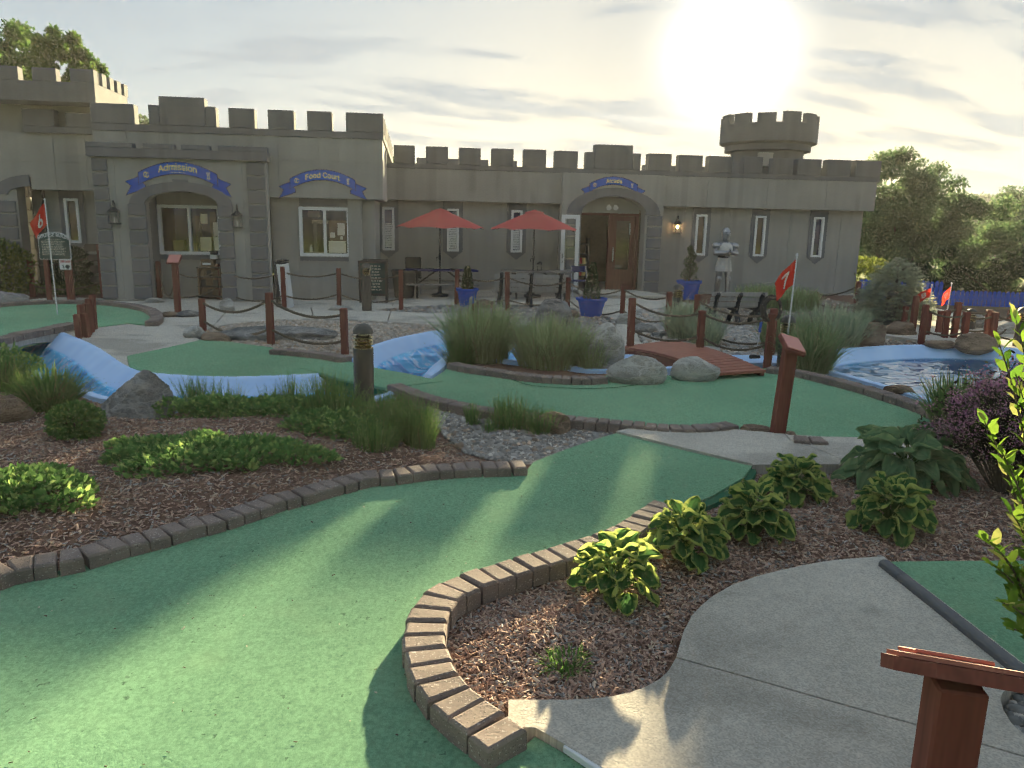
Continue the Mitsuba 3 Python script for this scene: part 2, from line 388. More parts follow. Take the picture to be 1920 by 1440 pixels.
def slit_window(parent, u0, u1, z0, z1, D, behind, panel=True):
    um = (u0 + u1) / 2
    w = add('window', fpoly(ring(u0, u1, z0, z1, 0.062), D + 0.03, 0.085), 'mat_white', parent)
    if panel:
        pan = Polygon([(um - 0.275, z0), (um, z0 - 0.21), (um + 0.275, z0), (um + 0.275, z1 + 0.185), (um - 0.275, z1 + 0.185)]).difference(sbox(u0 + .01, z0 + .01, u1 - .01, z1 - .01))
        add('surround', fpoly(pan, D + 0.004, 0.034), 'mat_trim', w)
    add('pane', sheet_pane(u0 + .06, z0 + .06, u1 - .06, z1 - .06, D + 0.028), 'mat_glass', w)
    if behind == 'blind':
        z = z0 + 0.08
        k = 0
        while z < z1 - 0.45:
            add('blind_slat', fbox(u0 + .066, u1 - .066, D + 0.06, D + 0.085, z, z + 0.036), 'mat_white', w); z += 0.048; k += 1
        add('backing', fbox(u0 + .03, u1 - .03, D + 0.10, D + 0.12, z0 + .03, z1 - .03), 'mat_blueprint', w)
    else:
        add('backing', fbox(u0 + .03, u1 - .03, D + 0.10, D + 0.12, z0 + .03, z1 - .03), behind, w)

def quoins(parent, u0, u1, D, z1, pitch=0.31, d_back=None):
    z = 0.03
    while z + pitch * 0.5 < z1:
        top = min(z + pitch - 0.042, z1)
        add('quoin', fbox(u0, u1, D - 0.045, D + 0.03, z, top, b=0.008), 'mat_trim', parent)
        z += pitch

def merlon(parent, u0, u1, D, z0, z1, t=0.30):
    add('merlon', fbox(u0, u1, D, D + t, z0, z1, b=0.012), 'mat_parapet', parent)

# --- arcade wing (right)
wing = thing('arcade_wing', 'long low castle wing with grey crenellated parapet, slit windows and round rooftop turret', 'building')
DW, DB = 21.98, 21.70
slits = [(-0.86, -0.53), (0.92, 1.25), (2.72, 3.04), (8.12, 8.45), (9.92, 10.25), (11.73, 12.06)]
low = sbox(-0.92, 0, 4.08, 2.44).union(sbox(6.97, 0, 13.28, 2.44)).difference(unary_union([sbox(a + .03, 1.1, b - .03, 2.22) for a, b in slits]))
ju = [-0.2, 1.9, 3.9, 6.97, 7.78, 9.15, 11.0, 12.6]
panels(wing, low, DW, ju, [0.10, 0.82, 1.64])
for i, (a, b) in enumerate(slits):
    slit_window(wing, a, b, 1.07, 2.24, DW, ['blind', 'blind', 'blind', 'mat_amber', 'mat_amber', 'mat_blueprint'][i])
band = sbox(-0.72, 2.44, 13.44, 3.27)
panels(wing, band.difference(sbox(4.08, 2.43, 6.97, 3.28)), DB, [0.35, 1.5, 2.65, 3.4, 8.3, 10.1, 11.9], [])
add('soffit', fbox(-0.9, 13.44, DB + 0.23, DW + 0.2, 2.445, 2.60), 'mat_stucco', wing)
# portal of the arcade door
DP = 21.48
arc = lambda uc, zs, w, h, n=24: [(uc + w * math.cos(t), zs + h * math.sin(t)) for t in np.linspace(math.pi, 0, n)]
door_hole = Polygon([(4.62, -0.1)] + arc(5.54, 2.20, 0.92, 0.47) + [(6.46, -0.1)])
panels(wing, sbox(4.08, 0, 6.97, 3.27).difference(door_hole), DP, [], [], thick=0.46)
ringp = Polygon(arc(5.54, 2.16, 1.34, 0.74)).difference(Polygon(arc(5.54, 2.20, 0.92, 0.47) + [(6.46, 2.0), (4.62, 2.0)])).intersection(sbox(4, 2.17, 8, 4))
add('arch_ring', fpoly(ringp, DP + 0.01, 0.055), 'mat_trim', wing)
quoins(wing, 4.22, 4.60, DP, 2.16); quoins(wing, 6.52, 6.94, DP, 2.16)
add('tympanum', fbox(4.66, 6.42, 21.96, 22.05, 2.22, 2.68), 'mat_stucco', wing)
df = add('door_frame', fpoly(ring(4.64, 6.44, -0.2, 2.24, 0.09).union(sbox(5.56, 0, 5.66, 2.2)).intersection(sbox(4, 0.0, 8, 3)), 22.16, 0.14), 'mat_redwood', wing)
rd = add('red_door', fpoly(ring(5.67, 6.34, 0.03, 2.14, 0.13).union(sbox(5.7, 0.05, 6.3, 0.62)), 22.12, 0.05), 'mat_redwood', wing, label='red glazed door leaf on the right of the arcade doorway')
add('pane', sheet_pane(5.79, 0.6, 6.22, 2.02, 22.10), 'mat_glass', rd)
add('handle', fbox(5.70, 5.73, 22.02, 22.05, 0.85, 1.25), 'mat_steel', rd)
add('pull_bar', fbox(6.17, 6.20, 22.03, 22.05, 1.62, 1.95), 'mat_steel', rd)
wd = add('white_door', fpoly(ring(4.05, 4.56, 0.09, 2.14, 0.105), 21.40, 0.05), 'mat_white', wing, label='white glazed door leaf standing open against the front')
add('pane', sheet_pane(4.15, 0.19, 4.46, 2.04, 21.38), 'mat_glass', wd)
add('handle', fmesh(box((4.10, 21.33, 1.02), (0.03, 0.04, 0.13), b=0.006)), 'mat_steel_dark', wd)
add('handle', fmesh(box((4.10, 21.33, 0.86), (0.03, 0.04, 0.05), b=0.006)), 'mat_steel_dark', wd)
# inside the arcade: back wall, floor and racks seen through the doorway
add('room', cat([fbox(3.0, 8.0, 25.5, 25.6, 0, 3.1), fbox(2.9, 3.0, 22.3, 25.6, 0, 3.1), fbox(8.0, 8.1, 22.3, 25.6, 0, 3.1)]), 'mat_cork', wing)
add('floor', fbox(3.0, 8.0, 22.0, 25.6, -0.03, 0.02), 'mat_greywood', wing)
rk = add('rack', cat([fbox(4.72, 5.18, 22.7, 23.1, z, z + 0.03) for z in (0.35, 0.7, 1.0, 1.3)] + [fbox(4.72, 4.76, 22.7, 23.1, 0.02, 1.5), fbox(5.14, 5.18, 22.7, 23.1, 0.02, 1.5)]), 'mat_darkwood', wing)
for i in range(7):
    add('packet', fbox(4.78 + 0.11 * (i % 3), 4.86 + 0.11 * (i % 3), 22.75, 22.9, 0.38 + 0.33 * (i // 3), 0.58 + 0.33 * (i // 3)), ['mat_paper', 'mat_red', 'mat_gold'][i % 3], rk)
fl = add('floodlight', cat([xf(lathe([(0, 0), (.05, .02), (.075, .12), (0.0, .13)], 14), rot([1, 0, 0], math.radians(120)), (0, 0, 0))]), 'mat_white', wing, to=T().translate(list(map(float, fw(5.50, 21.93, 2.42)))))
put('floodlight', dict(scene[fl], to_world=T().translate(list(map(float, fw(5.70, 21.93, 2.42))))), wing)
# parapet
add('parapet_base', fbox(-0.72, 13.50, DB - 0.02, DB + 0.30, 3.272, 3.398), 'mat_parapet', wing)
for a, b in [(-0.52, .04), (.34, .93), (1.23, 1.82), (2.12, 2.72), (3.0, 3.62), (3.87, 4.51), (6.52, 7.19), (7.41, 8.1), (8.28, 8.98), (9.31, 9.88), (10.19, 10.78), (10.94, 11.66), (11.84, 12.57), (12.71, 13.50)]:
    merlon(wing, a, b, DB - 0.02, 3.40, 3.86 + 0.008 * math.sin(a * 9))
merlon(wing, 4.74, 4.98, DB - 0.02, 3.40, 3.85); merlon(wing, 4.983, 6.06, DB - 0.03, 3.40, 4.06); merlon(wing, 6.063, 6.30, DB - 0.02, 3.40, 3.85)
for k in range(15):
    merlon(wing, 0.10 + 0.905 * k, 0.52 + 0.905 * k, 24.9, 3.30, 3.80, 0.25)
add('rear_parapet', fbox(-0.6, 13.4, 24.91, 25.14, 3.1, 3.42), 'mat_parapet', wing)
add('roof', fbox(-0.6, 13.35, DB + 0.3, 30.0, 3.08, 3.18), 'mat_roof', wing)
add('side_wall', cat([fbox(13.08, 13.28, DW + 0.22, 30.0, 0, 3.08), fbox(-0.7, 13.28, 29.8, 30.0, 0, 3.06)]), 'mat_stucco', wing)
add('side_wall', fbox(13.10, 13.44, DB + 0.22, 30.0, 2.447, 3.27), 'mat_stucco', wing)
for k in range(8):
    add('merlon', fbox(13.2, 13.5, 22.3 + 0.95 * k, 22.9 + 0.95 * k, 3.27, 3.86, b=.012), 'mat_parapet', wing)
# turret
tc = fw(11.08, 24.1, 0)
tur = add('turret', lathe([(1.10, 2.9), (1.10, 4.20), (1.30, 4.22), (1.30, 4.40), (1.44, 4.44), (1.47, 4.46), (1.47, 4.98), (1.32, 4.98), (1.32, 4.7), (0, 4.7)], 48, tc), 'mat_parapet', wing, smooth=30)
for k in range(12):
    a = 2 * math.pi * (k + 0.32) / 12
    a0, a1 = a - 0.185, a + 0.185
    t = np.linspace(a0, a1, 6)
    q = Polygon([(1.47 * math.cos(x), 1.47 * math.sin(x)) for x in t] + [(1.30 * math.cos(x), 1.30 * math.sin(x)) for x in t[::-1]])
    v, f = prism(q, 0.31 - 0.02 * (k % 3))
    add('merlon', (v + tc + [0, 0, 4.975], f), 'mat_parapet', tur)
add('hatch', fbox(10.34, 10.74, 22.9, 23.1, 3.72, 4.12), 'mat_stucco', tur)

# --- food court and admission building (left)
hall = thing('ticket_hall', 'two-windowed castle front with stepped crenellations and an arched ticket portal', 'building')
DF, DO = 18.98, 18.70
fcw = (-2.67, -1.50, 1.02, 2.16)
panels(hall, sbox(-3.30, 0, -1.54, 2.36).difference(sbox(fcw[0] + .02, fcw[2] + .02, fcw[1] - .02, fcw[3] - .02)), DF, [-2.7, -2.2], [0.62, 1.5])
panels(hall, sbox(-1.54, 0, -1.22, 2.36), DF - 0.10, [], [0.62, 1.5], thick=0.3)
panels(hall, sbox(-1.22, 0, -0.92, 2.36), DF + 0.06, [], [0.62, 1.5])
add('side_wall', fbox(-1.10, -0.93, DF + 0.28, DW - 0.005, 0, 2.36), 'mat_stucco', hall)
add('lintel', fbox(-2.66, -1.55, DF - 0.02, DF + 0.05, 2.18, 2.355), 'mat_trim', hall)
add('sill', fbox(-2.68, -1.50, DF - 0.04, DF + 0.05, 0.91, 1.0), 'mat_trim', hall)
panels(hall, sbox(-7.0, 2.36, -0.71, 3.70).difference(sbox(-7.1, 2.3, -3.30, 3.05)), DO, [-6.3, -5.6, -4.6, -3.9, -3.05, -2.15, -1.7, -1.3], [3.18])
add('soffit', fbox(-3.3, -0.72, DO + 0.23, DF + 0.2, 2.365, 2.50), 'mat_stucco', hall)
add('side_wall', fbox(-0.93, -0.71, DO + 0.225, DB - 0.03, 2.363, 3.70), 'mat_stucco', hall)
add('parapet_base', fbox(-7.0, -0.68, DO - 0.03, DO + 0.27, 3.703, 3.848), 'mat_parapet', hall)
for a, b, t in [(-7.0, -6.09, 4.27), (-5.79, -5.56, 4.27), (-5.555, -4.59, 4.46), (-4.585, -4.36, 4.28), (-4.09, -3.53, 4.27), (-3.24, -2.67, 4.265), (-2.38, -1.83, 4.27), (-1.52, -0.68, 4.27)]:
    merlon(hall, a, b, DO - 0.03 - (0.01 if t > 4.4 else 0), 3.85, t)
add('parapet_base', fbox(-0.98, -0.68, DO + 0.275, 27, 3.703, 3.848), 'mat_parapet', hall)
for k in range(8):
    add('merlon', fbox(-0.98, -0.68, 19.5 + 1.0 * k, 20.08 + 1.0 * k, 3.85, 4.27, b=0.012), 'mat_parapet', hall)
add('roof', fbox(-7.0, -0.95, DO + 0.27, 28, 3.45, 3.55), 'mat_roof', hall)
add('rear_wall', cat([fbox(-7.0, -0.72, 27.8, 28, 0, 3.44), fbox(-0.93, -0.72, DW + 0.3, 27.8, 0, 3.44), fbox(-7.6, -7.4, 20.6, 28, 0, 3.4)]), 'mat_stucco', hall)

def service_window(parent, u0, u1, z0, z1, D, label, w=0.07):
    um = (u0 + u1) / 2
    fr = add('window', fpoly(ring(u0, u1, z0, z1, w).union(sbox(um - 0.03, z0 + w, um + 0.03, z1 - w)), D + 0.05, 0.11), 'mat_white', parent, label=label)
    add('pane', sheet_pane(u0 + w, z0 + w, um - .03, z1 - w, D + 0.03), 'mat_glass', fr)
    add('pane', sheet_pane(um + .03, z0 + w, u1 - w, z1 - w, D + 0.012), 'mat_glass', fr)
    return fr
w1 = service_window(hall, *fcw, DF - 0.02, 'white sliding window under the second blue ribbon sign')
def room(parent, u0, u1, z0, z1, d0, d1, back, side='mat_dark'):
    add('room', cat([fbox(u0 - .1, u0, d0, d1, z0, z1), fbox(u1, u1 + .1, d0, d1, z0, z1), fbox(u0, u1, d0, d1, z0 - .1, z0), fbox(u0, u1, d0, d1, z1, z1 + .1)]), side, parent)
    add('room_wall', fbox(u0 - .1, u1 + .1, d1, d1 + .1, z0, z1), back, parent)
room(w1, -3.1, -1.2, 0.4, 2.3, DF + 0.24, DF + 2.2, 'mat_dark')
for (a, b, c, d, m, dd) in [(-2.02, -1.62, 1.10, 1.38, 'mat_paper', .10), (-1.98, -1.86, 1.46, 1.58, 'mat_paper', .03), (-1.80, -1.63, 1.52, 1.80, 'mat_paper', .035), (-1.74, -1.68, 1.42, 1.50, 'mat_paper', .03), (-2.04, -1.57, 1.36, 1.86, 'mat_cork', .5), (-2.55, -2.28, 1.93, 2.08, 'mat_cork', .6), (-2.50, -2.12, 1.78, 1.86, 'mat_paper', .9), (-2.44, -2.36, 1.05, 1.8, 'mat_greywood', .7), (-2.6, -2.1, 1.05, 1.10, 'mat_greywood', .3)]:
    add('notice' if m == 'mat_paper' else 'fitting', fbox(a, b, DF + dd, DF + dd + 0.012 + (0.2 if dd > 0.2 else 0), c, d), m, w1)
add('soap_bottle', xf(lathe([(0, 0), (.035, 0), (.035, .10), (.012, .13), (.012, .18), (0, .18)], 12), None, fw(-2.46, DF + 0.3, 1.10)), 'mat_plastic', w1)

# ticket portal
DA = 18.40
hole = Polygon([(-5.92, -0.1), (-5.92, 2.13)] + arc(-5.135, 2.13, 0.785, 0.30)[1:-1] + [(-4.35, 2.13), (-4.35, -0.1)])
panels(hall, sbox(-6.97, 0, -3.28, 3.12).difference(hole), DA, [-6.5, -5.13, -3.8], [0.82, 1.64, 2.5], thick=0.28)
add('jamb', cat([fbox(-5.96, -5.94, DA + 0.28, 19.3, 0, 2.4), fbox(-4.35, -4.25, DA + 0.28, 19.3, 0, 2.4), fbox(-5.96, -4.25, DA + 0.28, 19.3, 2.44, 2.5)]), 'mat_trim', hall)
rp = Polygon(arc(-5.135, 2.13, 1.10, 0.50)).difference(hole).intersection(sbox(-9, 2.13, 0, 4)).union(Polygon([(-5.24, 2.44), (-5.03, 2.44), (-4.97, 2.68), (-5.30, 2.68)]))
add('arch_ring', fpoly(rp, DA + 0.01, 0.055), 'mat_trim', hall)
quoins(hall, -6.28, -5.90, DA, 2.13); quoins(hall, -4.37, -4.04, DA, 2.13)
quoins(hall, -6.95, -6.64, DA, 3.10); quoins(hall, -3.69, -3.31, DA, 3.10)
add('cornice', fbox(-7.02, -3.22, DA - 0.12, DA + 0.4, 3.123, 3.31), 'mat_trim', hall)
for a, b in [(-7.02, -6.05), (-5.84, -5.20), (-5.04, -4.45), (-4.27, -3.22)]:
    add('merlon', fbox(a, b, DA - 0.12, DA + 0.12, 3.312, 3.42, b=0.008), 'mat_trim', hall)
aw = (-5.93, -4.52, 1.0, 2.14)
panels(hall, sbox(-5.94, 0, -4.36, 2.43).difference(sbox(aw[0] + .02, 1.02, -4.37, 2.12)), 19.3, [], [0.82])
w2 = service_window(hall, *aw, 19.28, 'white sliding window under the arch of the ticket portal')
add('sill', fbox(-5.93, -4.40, 19.24, 19.32, 0.88, 0.985), 'mat_trim', hall)
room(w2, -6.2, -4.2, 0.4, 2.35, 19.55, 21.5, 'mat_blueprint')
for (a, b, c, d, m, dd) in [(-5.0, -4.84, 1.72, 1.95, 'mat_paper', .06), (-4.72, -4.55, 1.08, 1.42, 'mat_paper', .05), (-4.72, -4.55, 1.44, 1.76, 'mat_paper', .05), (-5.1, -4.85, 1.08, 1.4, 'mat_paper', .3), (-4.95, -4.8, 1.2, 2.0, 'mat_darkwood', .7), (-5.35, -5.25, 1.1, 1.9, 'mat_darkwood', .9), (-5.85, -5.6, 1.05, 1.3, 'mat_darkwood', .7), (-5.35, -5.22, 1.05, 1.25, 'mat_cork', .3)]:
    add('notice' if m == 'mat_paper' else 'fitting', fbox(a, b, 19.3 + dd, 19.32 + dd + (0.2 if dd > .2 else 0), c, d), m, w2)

# --- left wing and gate tower
gate = thing('gate_tower', 'castle gate wing at the far left with a crenellated tower above the arched gateway', 'building')
panels(gate, sbox(-8.86, 2.43, -7.0, 3.70).union(sbox(-12.5, 0, -9.2, 3.70)).union(sbox(-9.25, 2.72, -8.8, 3.70)), 19.8, [-8.3, -7.6], [3.05], thick=0.4)
add('arch_ring', fpoly(Polygon(arc(-8.80, 2.30, 0.90, 0.46)[:13] + arc(-8.80, 2.30, 0.58, 0.20)[12::-1]).intersection(sbox(-12, 2.3, -8.88, 3)), 19.82, 0.07), 'mat_trim', gate)
quoins(gate, -10.2, -9.24, 19.8, 2.32)
gw = (-8.38, -8.05, 1.19, 2.25)
panels(gate, sbox(-8.80, 0, -6.9, 2.5).difference(sbox(gw[0] + .03, gw[2] + .03, gw[1] - .03, gw[3] - .03)), 20.3, [-7.9], [0.82, 1.64])
slit_window(gate, *gw, 20.3, 'mat_amber')
add('soffit', fbox(-8.86, -7.0, 20.2, 20.5, 2.44, 2.6), 'mat_stucco', gate)
add('gate_jamb', fbox(-9.02, -8.80, 20.1, 20.6, 0, 2.5), 'mat_darkwood', gate)
add('parapet_base', fbox(-8.86, -7.0, 19.68, 19.95, 3.703, 3.838), 'mat_parapet', gate)
merlon(gate, -8.86, -8.18, 19.68, 3.84, 4.22, .28); merlon(gate, -7.93, -7.0, 19.68, 3.84, 4.16, .28)
merlon(gate, -8.02, -7.4, 20.6, 3.70, 4.12, .25)
for k in range(7): add('pier_block', fbox(-10.05 - .02 * (k % 2), -9.78 + 0.015 * (k % 3), 21.7, 22.1, 0.33 * k, 0.33 * k + 0.30, b=.015), 'mat_stucco', gate)
tw = add('tower', fbox(-12.6, -7.45, 20.05, 22.2, 3.6, 4.34), 'mat_stucco', gate)
tcr = add('tower_crown', fbox(-12.8, -7.08, 19.25, 21.3, 4.342, 4.76), 'mat_parapet', gate)
for k in range(8):
    u1 = -7.08 - 0.79 * k
    add('merlon', fbox(u1 - 0.50, u1, 19.25, 19.50, 4.762, 5.05 - 0.008 * (k % 2), b=0.01), 'mat_parapet', tcr)
for k in range(5):
    d0 = 19.25 + (0.26 if k == 0 else 0.0) + 0.46 * k
    add('merlon', fbox(-7.33, -7.08, d0 + (0.03 if k else 0), 19.25 + 0.46 * k + 0.30, 4.762, 5.05, b=0.008), 'mat_parapet', tcr)
add('roof', fbox(-12.6, -7.0, 19.97, 26, 3.40, 3.5), 'mat_roof', gate)

# --- ribbon signs
def ribbon_sign(uc, z, wid, D, word, extra, label, slope=0.0):
    """wid: length of the middle ribbon. z: height of its middle."""
    t = thing('ribbon_sign', label, 'sign', None)
    h = 0.245 * wid / 1.66; hw = wid / 2; rise = 0.15 * wid
    yc = lambda x: rise * (1 - (x / hw) ** 2)
    xs = np.linspace(-hw, hw, 25)
    def rib(g=0.0): return Polygon([(x * (1 + g / hw), yc(x) + h / 2 + g) for x in xs] + [(x * (1 + g / hw), yc(x) - h / 2 - g) for x in xs[::-1]])
    e = 0.012
    tails = []
    for s in (-1, 1):
        tails.append(Polygon([(s * hw * 0.86, -h * .58), (s * hw * 1.0, h * 0.18), (s * hw * 1.34, -h * 0.28), (s * hw * 1.20, -h * 0.62), (s * hw * 1.34, -h * 1.42), (s * hw * 0.86, -h * 0.82)]))
    sh = lambda p: aff.translate(p, uc, z - rise * 0.5)
    add('edge', cat([fpoly(sh(rib(e)), D - 0.012, 0.016)] + [fpoly(sh(q.buffer(e, join_style=2)), D, 0.012) for q in tails]), 'mat_signedge', t)
    for q in tails: add('tail', fpoly(sh(q), D - 0.002, 0.014), 'mat_sign', t)
    add('ribbon', fpoly(sh(rib()), D - 0.016, 0.018), 'mat_sign', t)
    def lay(text, height, x0, yoff, mat, name, bold=True, squeeze=1.0, lean=0.0):
        m = meshkit.text_mesh(text, height, 0.008, bold)
        v, f = tm(m)
        if len(v) > 6000: pass
        x = (v[:, 0] - v[:, 0].min()) * squeeze; wd = x.max(); x = x - wd / 2 + x0
        y = v[:, 1] + yoff + yc(x) - height / 2
        add(name, fmesh((np.stack([x + uc, D - 0.034 - v[:, 2], y + z - rise * 0.5], 1), f)), mat, t)
    lay(word, h * 0.54, 0.0, h * (0.10 if extra else -0.02), 'mat_gold', 'lettering', squeeze=0.92)
    if extra: lay(extra, h * 0.095, 0.0, -h * 0.37, 'mat_pale', 'motto', False)
    lay('C', h * 0.42, -hw * 0.83, h * 0.06, 'mat_gold', 'emblem', squeeze=.7)
    lay('C', h * 0.42, -hw * 0.775, -h * 0.08, 'mat_gold', 'emblem', squeeze=.7)
    # a little castle rook on the right
    s = h * 0.62; bx, by = hw * 0.78, yc(hw * 0.78) - s / 2
    rk = unary_union([sbox(-.26, 0, .26, .12), sbox(-.18, .14, .18, .66), sbox(-.25, .68, .25, .80), sbox(-.25, .8, -.13, 1), sbox(-.06, .8, .06, 1), sbox(.13, .8, .25, 1)]).difference(sbox(-.06, .18, .06, .45))
    add('emblem', fpoly(sh(aff.translate(aff.scale(rk, s, s, origin=(0, 0)), bx, by)), D - 0.034, 0.008), 'mat_pale', t)
ribbon_sign(-5.165, 2.80, 1.66, DA - 0.01, 'Admission', 'Adventure Starts Here', 'blue ribbon sign reading Admission over the ticket portal arch')
ribbon_sign(-2.07, 2.77, 1.46, DO - 0.01, 'Food Court', None, 'blue ribbon sign reading Food Court over the white window')
ribbon_sign(5.50, 2.99, 1.34, DP - 0.01, 'Arcade', None, 'blue ribbon sign reading Arcade over the red door arch')

# --- wall lanterns
def lantern(u, z, D, label, lit):
    t = thing('wall_lantern', label, 'lantern', 'lanterns on the castle front')
    c = fw(u, D - 0.13, z)
    def at(m): return xf(m, FR, c)
    s = 0.085
    add('cage', at(cat([box((x, y, 0), (.012, .012, .25)) for x in (-s, s) for y in (-s, s)] + [box((0, 0, -.13), (.2, .2, .018)), box((0, 0, .13), (.2, .2, .018))])), 'mat_black', t)
    add('cap', at(lathe([(.13, .14), (.06, .20), (.02, .23), (0, .24)], 4)), 'mat_black', t)
    p = [(0, .13, -.02), (0, .12, .14), (0, .09, .28), (0, .04, .36), (0, 0, .36), (0, -.02, .31), (0, 0, .25)]
    add('bracket', at(tube(np.array(p), 0.012, 6)), 'mat_black', t)
    add('pane', at(cat([box((x, 0, 0), (.003, .15, .23)) for x in (-.08, .08)] + [box((0, y, 0), (.15, .003, .23)) for y in (-.08, .08)])), 'mat_lens', t)
    add('candle', at(lathe([(0, -.12), (.014, -.12), (.014, 0), (0, 0)], 8)), 'mat_pale', t)
    if lit:
        sh = mikit.ply(at(lathe([(0, 0), (.02, .015), (.022, .04), (.012, .08), (0, .10)], 10)), 'mat_pale', smooth=True)
        sh['emitter'] = {'type': 'area', 'radiance': rgb(38, 20, 7)}
        put('bulb', sh, t)
lantern(-6.54, 1.83, DA, 'unlit black lantern left of the ticket portal arch', False)
lantern(-3.93, 1.80, DA, 'unlit black lantern right of the ticket portal arch', False)
lantern(7.54, 1.83, DW, 'lit black lantern glowing right of the arcade door', True)

# ---------------------------------------------------------------- ground regions (world metres, z up)
def smooth_line(p, n=4):
    """Catmull-Rom through the points."""
    p = np.asarray(p, float); q = np.vstack([2 * p[0] - p[1], p, 2 * p[-1] - p[-2]])
    out = []
    for i in range(1, len(q) - 2):
        for t in np.arange(n) / n:
            a, b, c, d = q[i - 1], q[i], q[i + 1], q[i + 2]
            out.append(0.5 * (2 * b + (c - a) * t + (2 * a - 5 * b + 4 * c - d) * t * t + (3 * b - a - 3 * c + d) * t ** 3))
    return np.array(out + [p[-1]])
def poly(*parts): return Polygon(np.vstack([np.asarray(x, float) for x in parts])).buffer(0)

# border lines (centres of the block rows)
b1 = np.array([(-2.807,3.344),(-2.652,3.723),(-2.564,3.805),(-2.457,3.865),(-2.34,3.94),(-2.252,4.053),(-2.152,4.157),(-2.051,4.242),(-1.958,4.355),(-1.849,4.447),(-1.759,4.56),(-1.665,4.678),(-1.576,4.811),(-1.477,4.921),(-1.375,5.013),(-1.275,5.13),(-1.168,5.241),(-1.04,5.37),(-0.852,5.42),(-0.629,5.537),(-0.393,5.606),(-0.151,5.649),(0.115,5.695)])
b2 = np.array([(1.063,4.888),(0.994,4.804),(0.919,4.694),(0.851,4.598),(0.727,4.434),(0.599,4.295),(0.495,4.203),(0.386,4.129),(0.29,4.051),(0.191,3.982),(0.099,3.916),(0.012,3.845),(-0.073,3.782),(-0.154,3.722),(-0.225,3.651),(-0.287,3.577),(-0.331,3.502),(-0.356,3.408),(-0.37,3.304),(-0.369,3.192),(-0.359,3.078),(-0.332,2.964),(-0.296,2.853),(-0.244,2.746),(-0.176,2.654),(-0.084,2.559),(0.017,2.446)])
b3 = np.array([(-1.346,8.552),(-1.109,8.231),(-0.841,7.911),(-0.542,7.666),(-0.316,7.498),(0.005,7.347),(0.265,7.261),(0.57,7.181),(0.818,7.099),(1.207,6.991),(1.493,6.916),(1.796,6.941),(2.109,7.085)])
b3b = np.array([(2.522,6.63),(2.659,6.589),(2.789,6.582)])
b4 = np.array([(3.432,10.176),(3.764,9.906),(4.006,9.467),(4.199,8.999),(4.333,8.486),(4.406,8.046),(4.386,7.641),(4.266,7.285),(4.047,6.969),(3.779,6.745),(3.532,6.637)])
b5 = np.array([(-0.795,9.998),(-0.555,9.753),(-0.206,9.532),(0.128,9.321),(0.452,9.186),(0.839,9.161),(1.142,9.261)])
b6 = np.array([(-3.412,10.81),(-3.01,10.674),(-2.592,10.498),(-2.241,10.236)])
b7 = np.array([(-10.974,14.556),(-10.483,15.661),(-10.146,16.176),(-9.605,16.408),(-8.936,16.434),(-8.214,16.132),(-7.483,15.535),(-6.917,14.772),(-6.522,13.974),(-6.342,13.377)])

river_far = np.array([(-10.893,13.411),(-8.352,13.243),(-6.891,11.928),(-5.979,10.95),(-4.839,9.539),(-4.292,9.179),(-3.409,9.076),(-2.632,9.291),(-2.344,9.46)])
ch2 = np.array([(-2.18,10.109),(-2.25,10.91),(-2.148,11.708),(-1.797,12.721),(-1.113,13.606),(-0.384,13.115),(0.335,12.486),(0.979,11.757),(1.659,11.304),(2.372,11.298),(3.331,11.464),(3.928,11.443),(4.74,11.884),(5.226,12.255),(6.12,12.7),(6.947,12.924),(7.757,12.917),(8.507,12.679),(10.372,11.938)])
river_near_r = np.array([(5.788,6.464),(5.437,6.936),(5.063,7.36),(4.858,7.633),(4.757,7.936),(4.728,8.527),(4.589,9.26),(4.429,9.802),(4.312,10.112),(4.034,10.624),(3.651,10.829),(3.115,10.683),(2.479,10.367),(1.704,10.087),(1.12,9.948),(0.712,10.167),(-0.006,10.485),(-0.776,10.911),(-0.883,10.548),(-0.906,9.984),(-1.015,9.296),(-1.163,8.868),(-1.323,8.282)])
river_near_l = np.array([(-1.479,8.008),(-2.007,7.836),(-2.853,7.549),(-3.405,7.455),(-4.202,7.757),(-4.652,8.07),(-5.755,9.021),(-6.409,9.433),(-8.178,9.161)])
river = poly(smooth_line(river_far), smooth_line(ch2), smooth_line(river_near_r), smooth_line(river_near_l))

bridge_turf = poly([(-2.752,9.775),(-2.552,10.027),(-2.213,10.266),(-1.818,9.881),(-1.355,9.568),(-0.837,9.087),(-1.331,8.731),(-1.343,8.527),(-1.688,8.815),(-2.061,9.088)])
green_a = poly([(-2.517,2.171),(-3.056,3.203)], b1, [(0.186,5.959),(0.467,6.305),(0.966,6.83),(1.941,5.911),(1.786,5.615),(1.445,5.211),(1.163,4.956)], b2, [(0.115,2.581),(0.27,2.447),(0.462,2.256),(0.501,1.992),(0.216,1.534),(-0.824,1.513),(-1.705,1.631)])
green_b = poly([(-1.374,8.727)], b3, [(2.295,7.258),(2.413,6.978),(2.613,6.866),(2.889,6.816),(3.246,6.825),(3.64,6.908)], b4[::-1], [(3.526,10.485),(2.761,10.129),(1.996,9.754),(1.197,9.703)], b5[::-1], [(-0.856,10.223),(-0.886,9.763),(-1.004,9.199)])
green_c = poly([(-5.277,10.357),(-5.121,11.013),(-4.907,11.926),(-4.392,11.777),(-3.572,11.314)], b6, [(-2.215,10.307),(-2.226,9.835),(-2.409,9.453),(-2.632,9.291),(-3.409,9.076),(-4.292,9.179),(-4.839,9.539)])
green_d = poly([(-7.912,8.852),(-12.301,13.959)], b7, [(-6.876,13.629),(-7.13,13.087),(-7.353,12.782),(-7.375,12.211),(-7.439,11.625),(-7.437,11),(-7.39,10.267)])
green_e = poly([(2.222,4.2),(2.664,4.236),(3.063,4.27),(4.352,4.363),(4.009,3.413),(2.496,2.314),(2.311,3.071)])
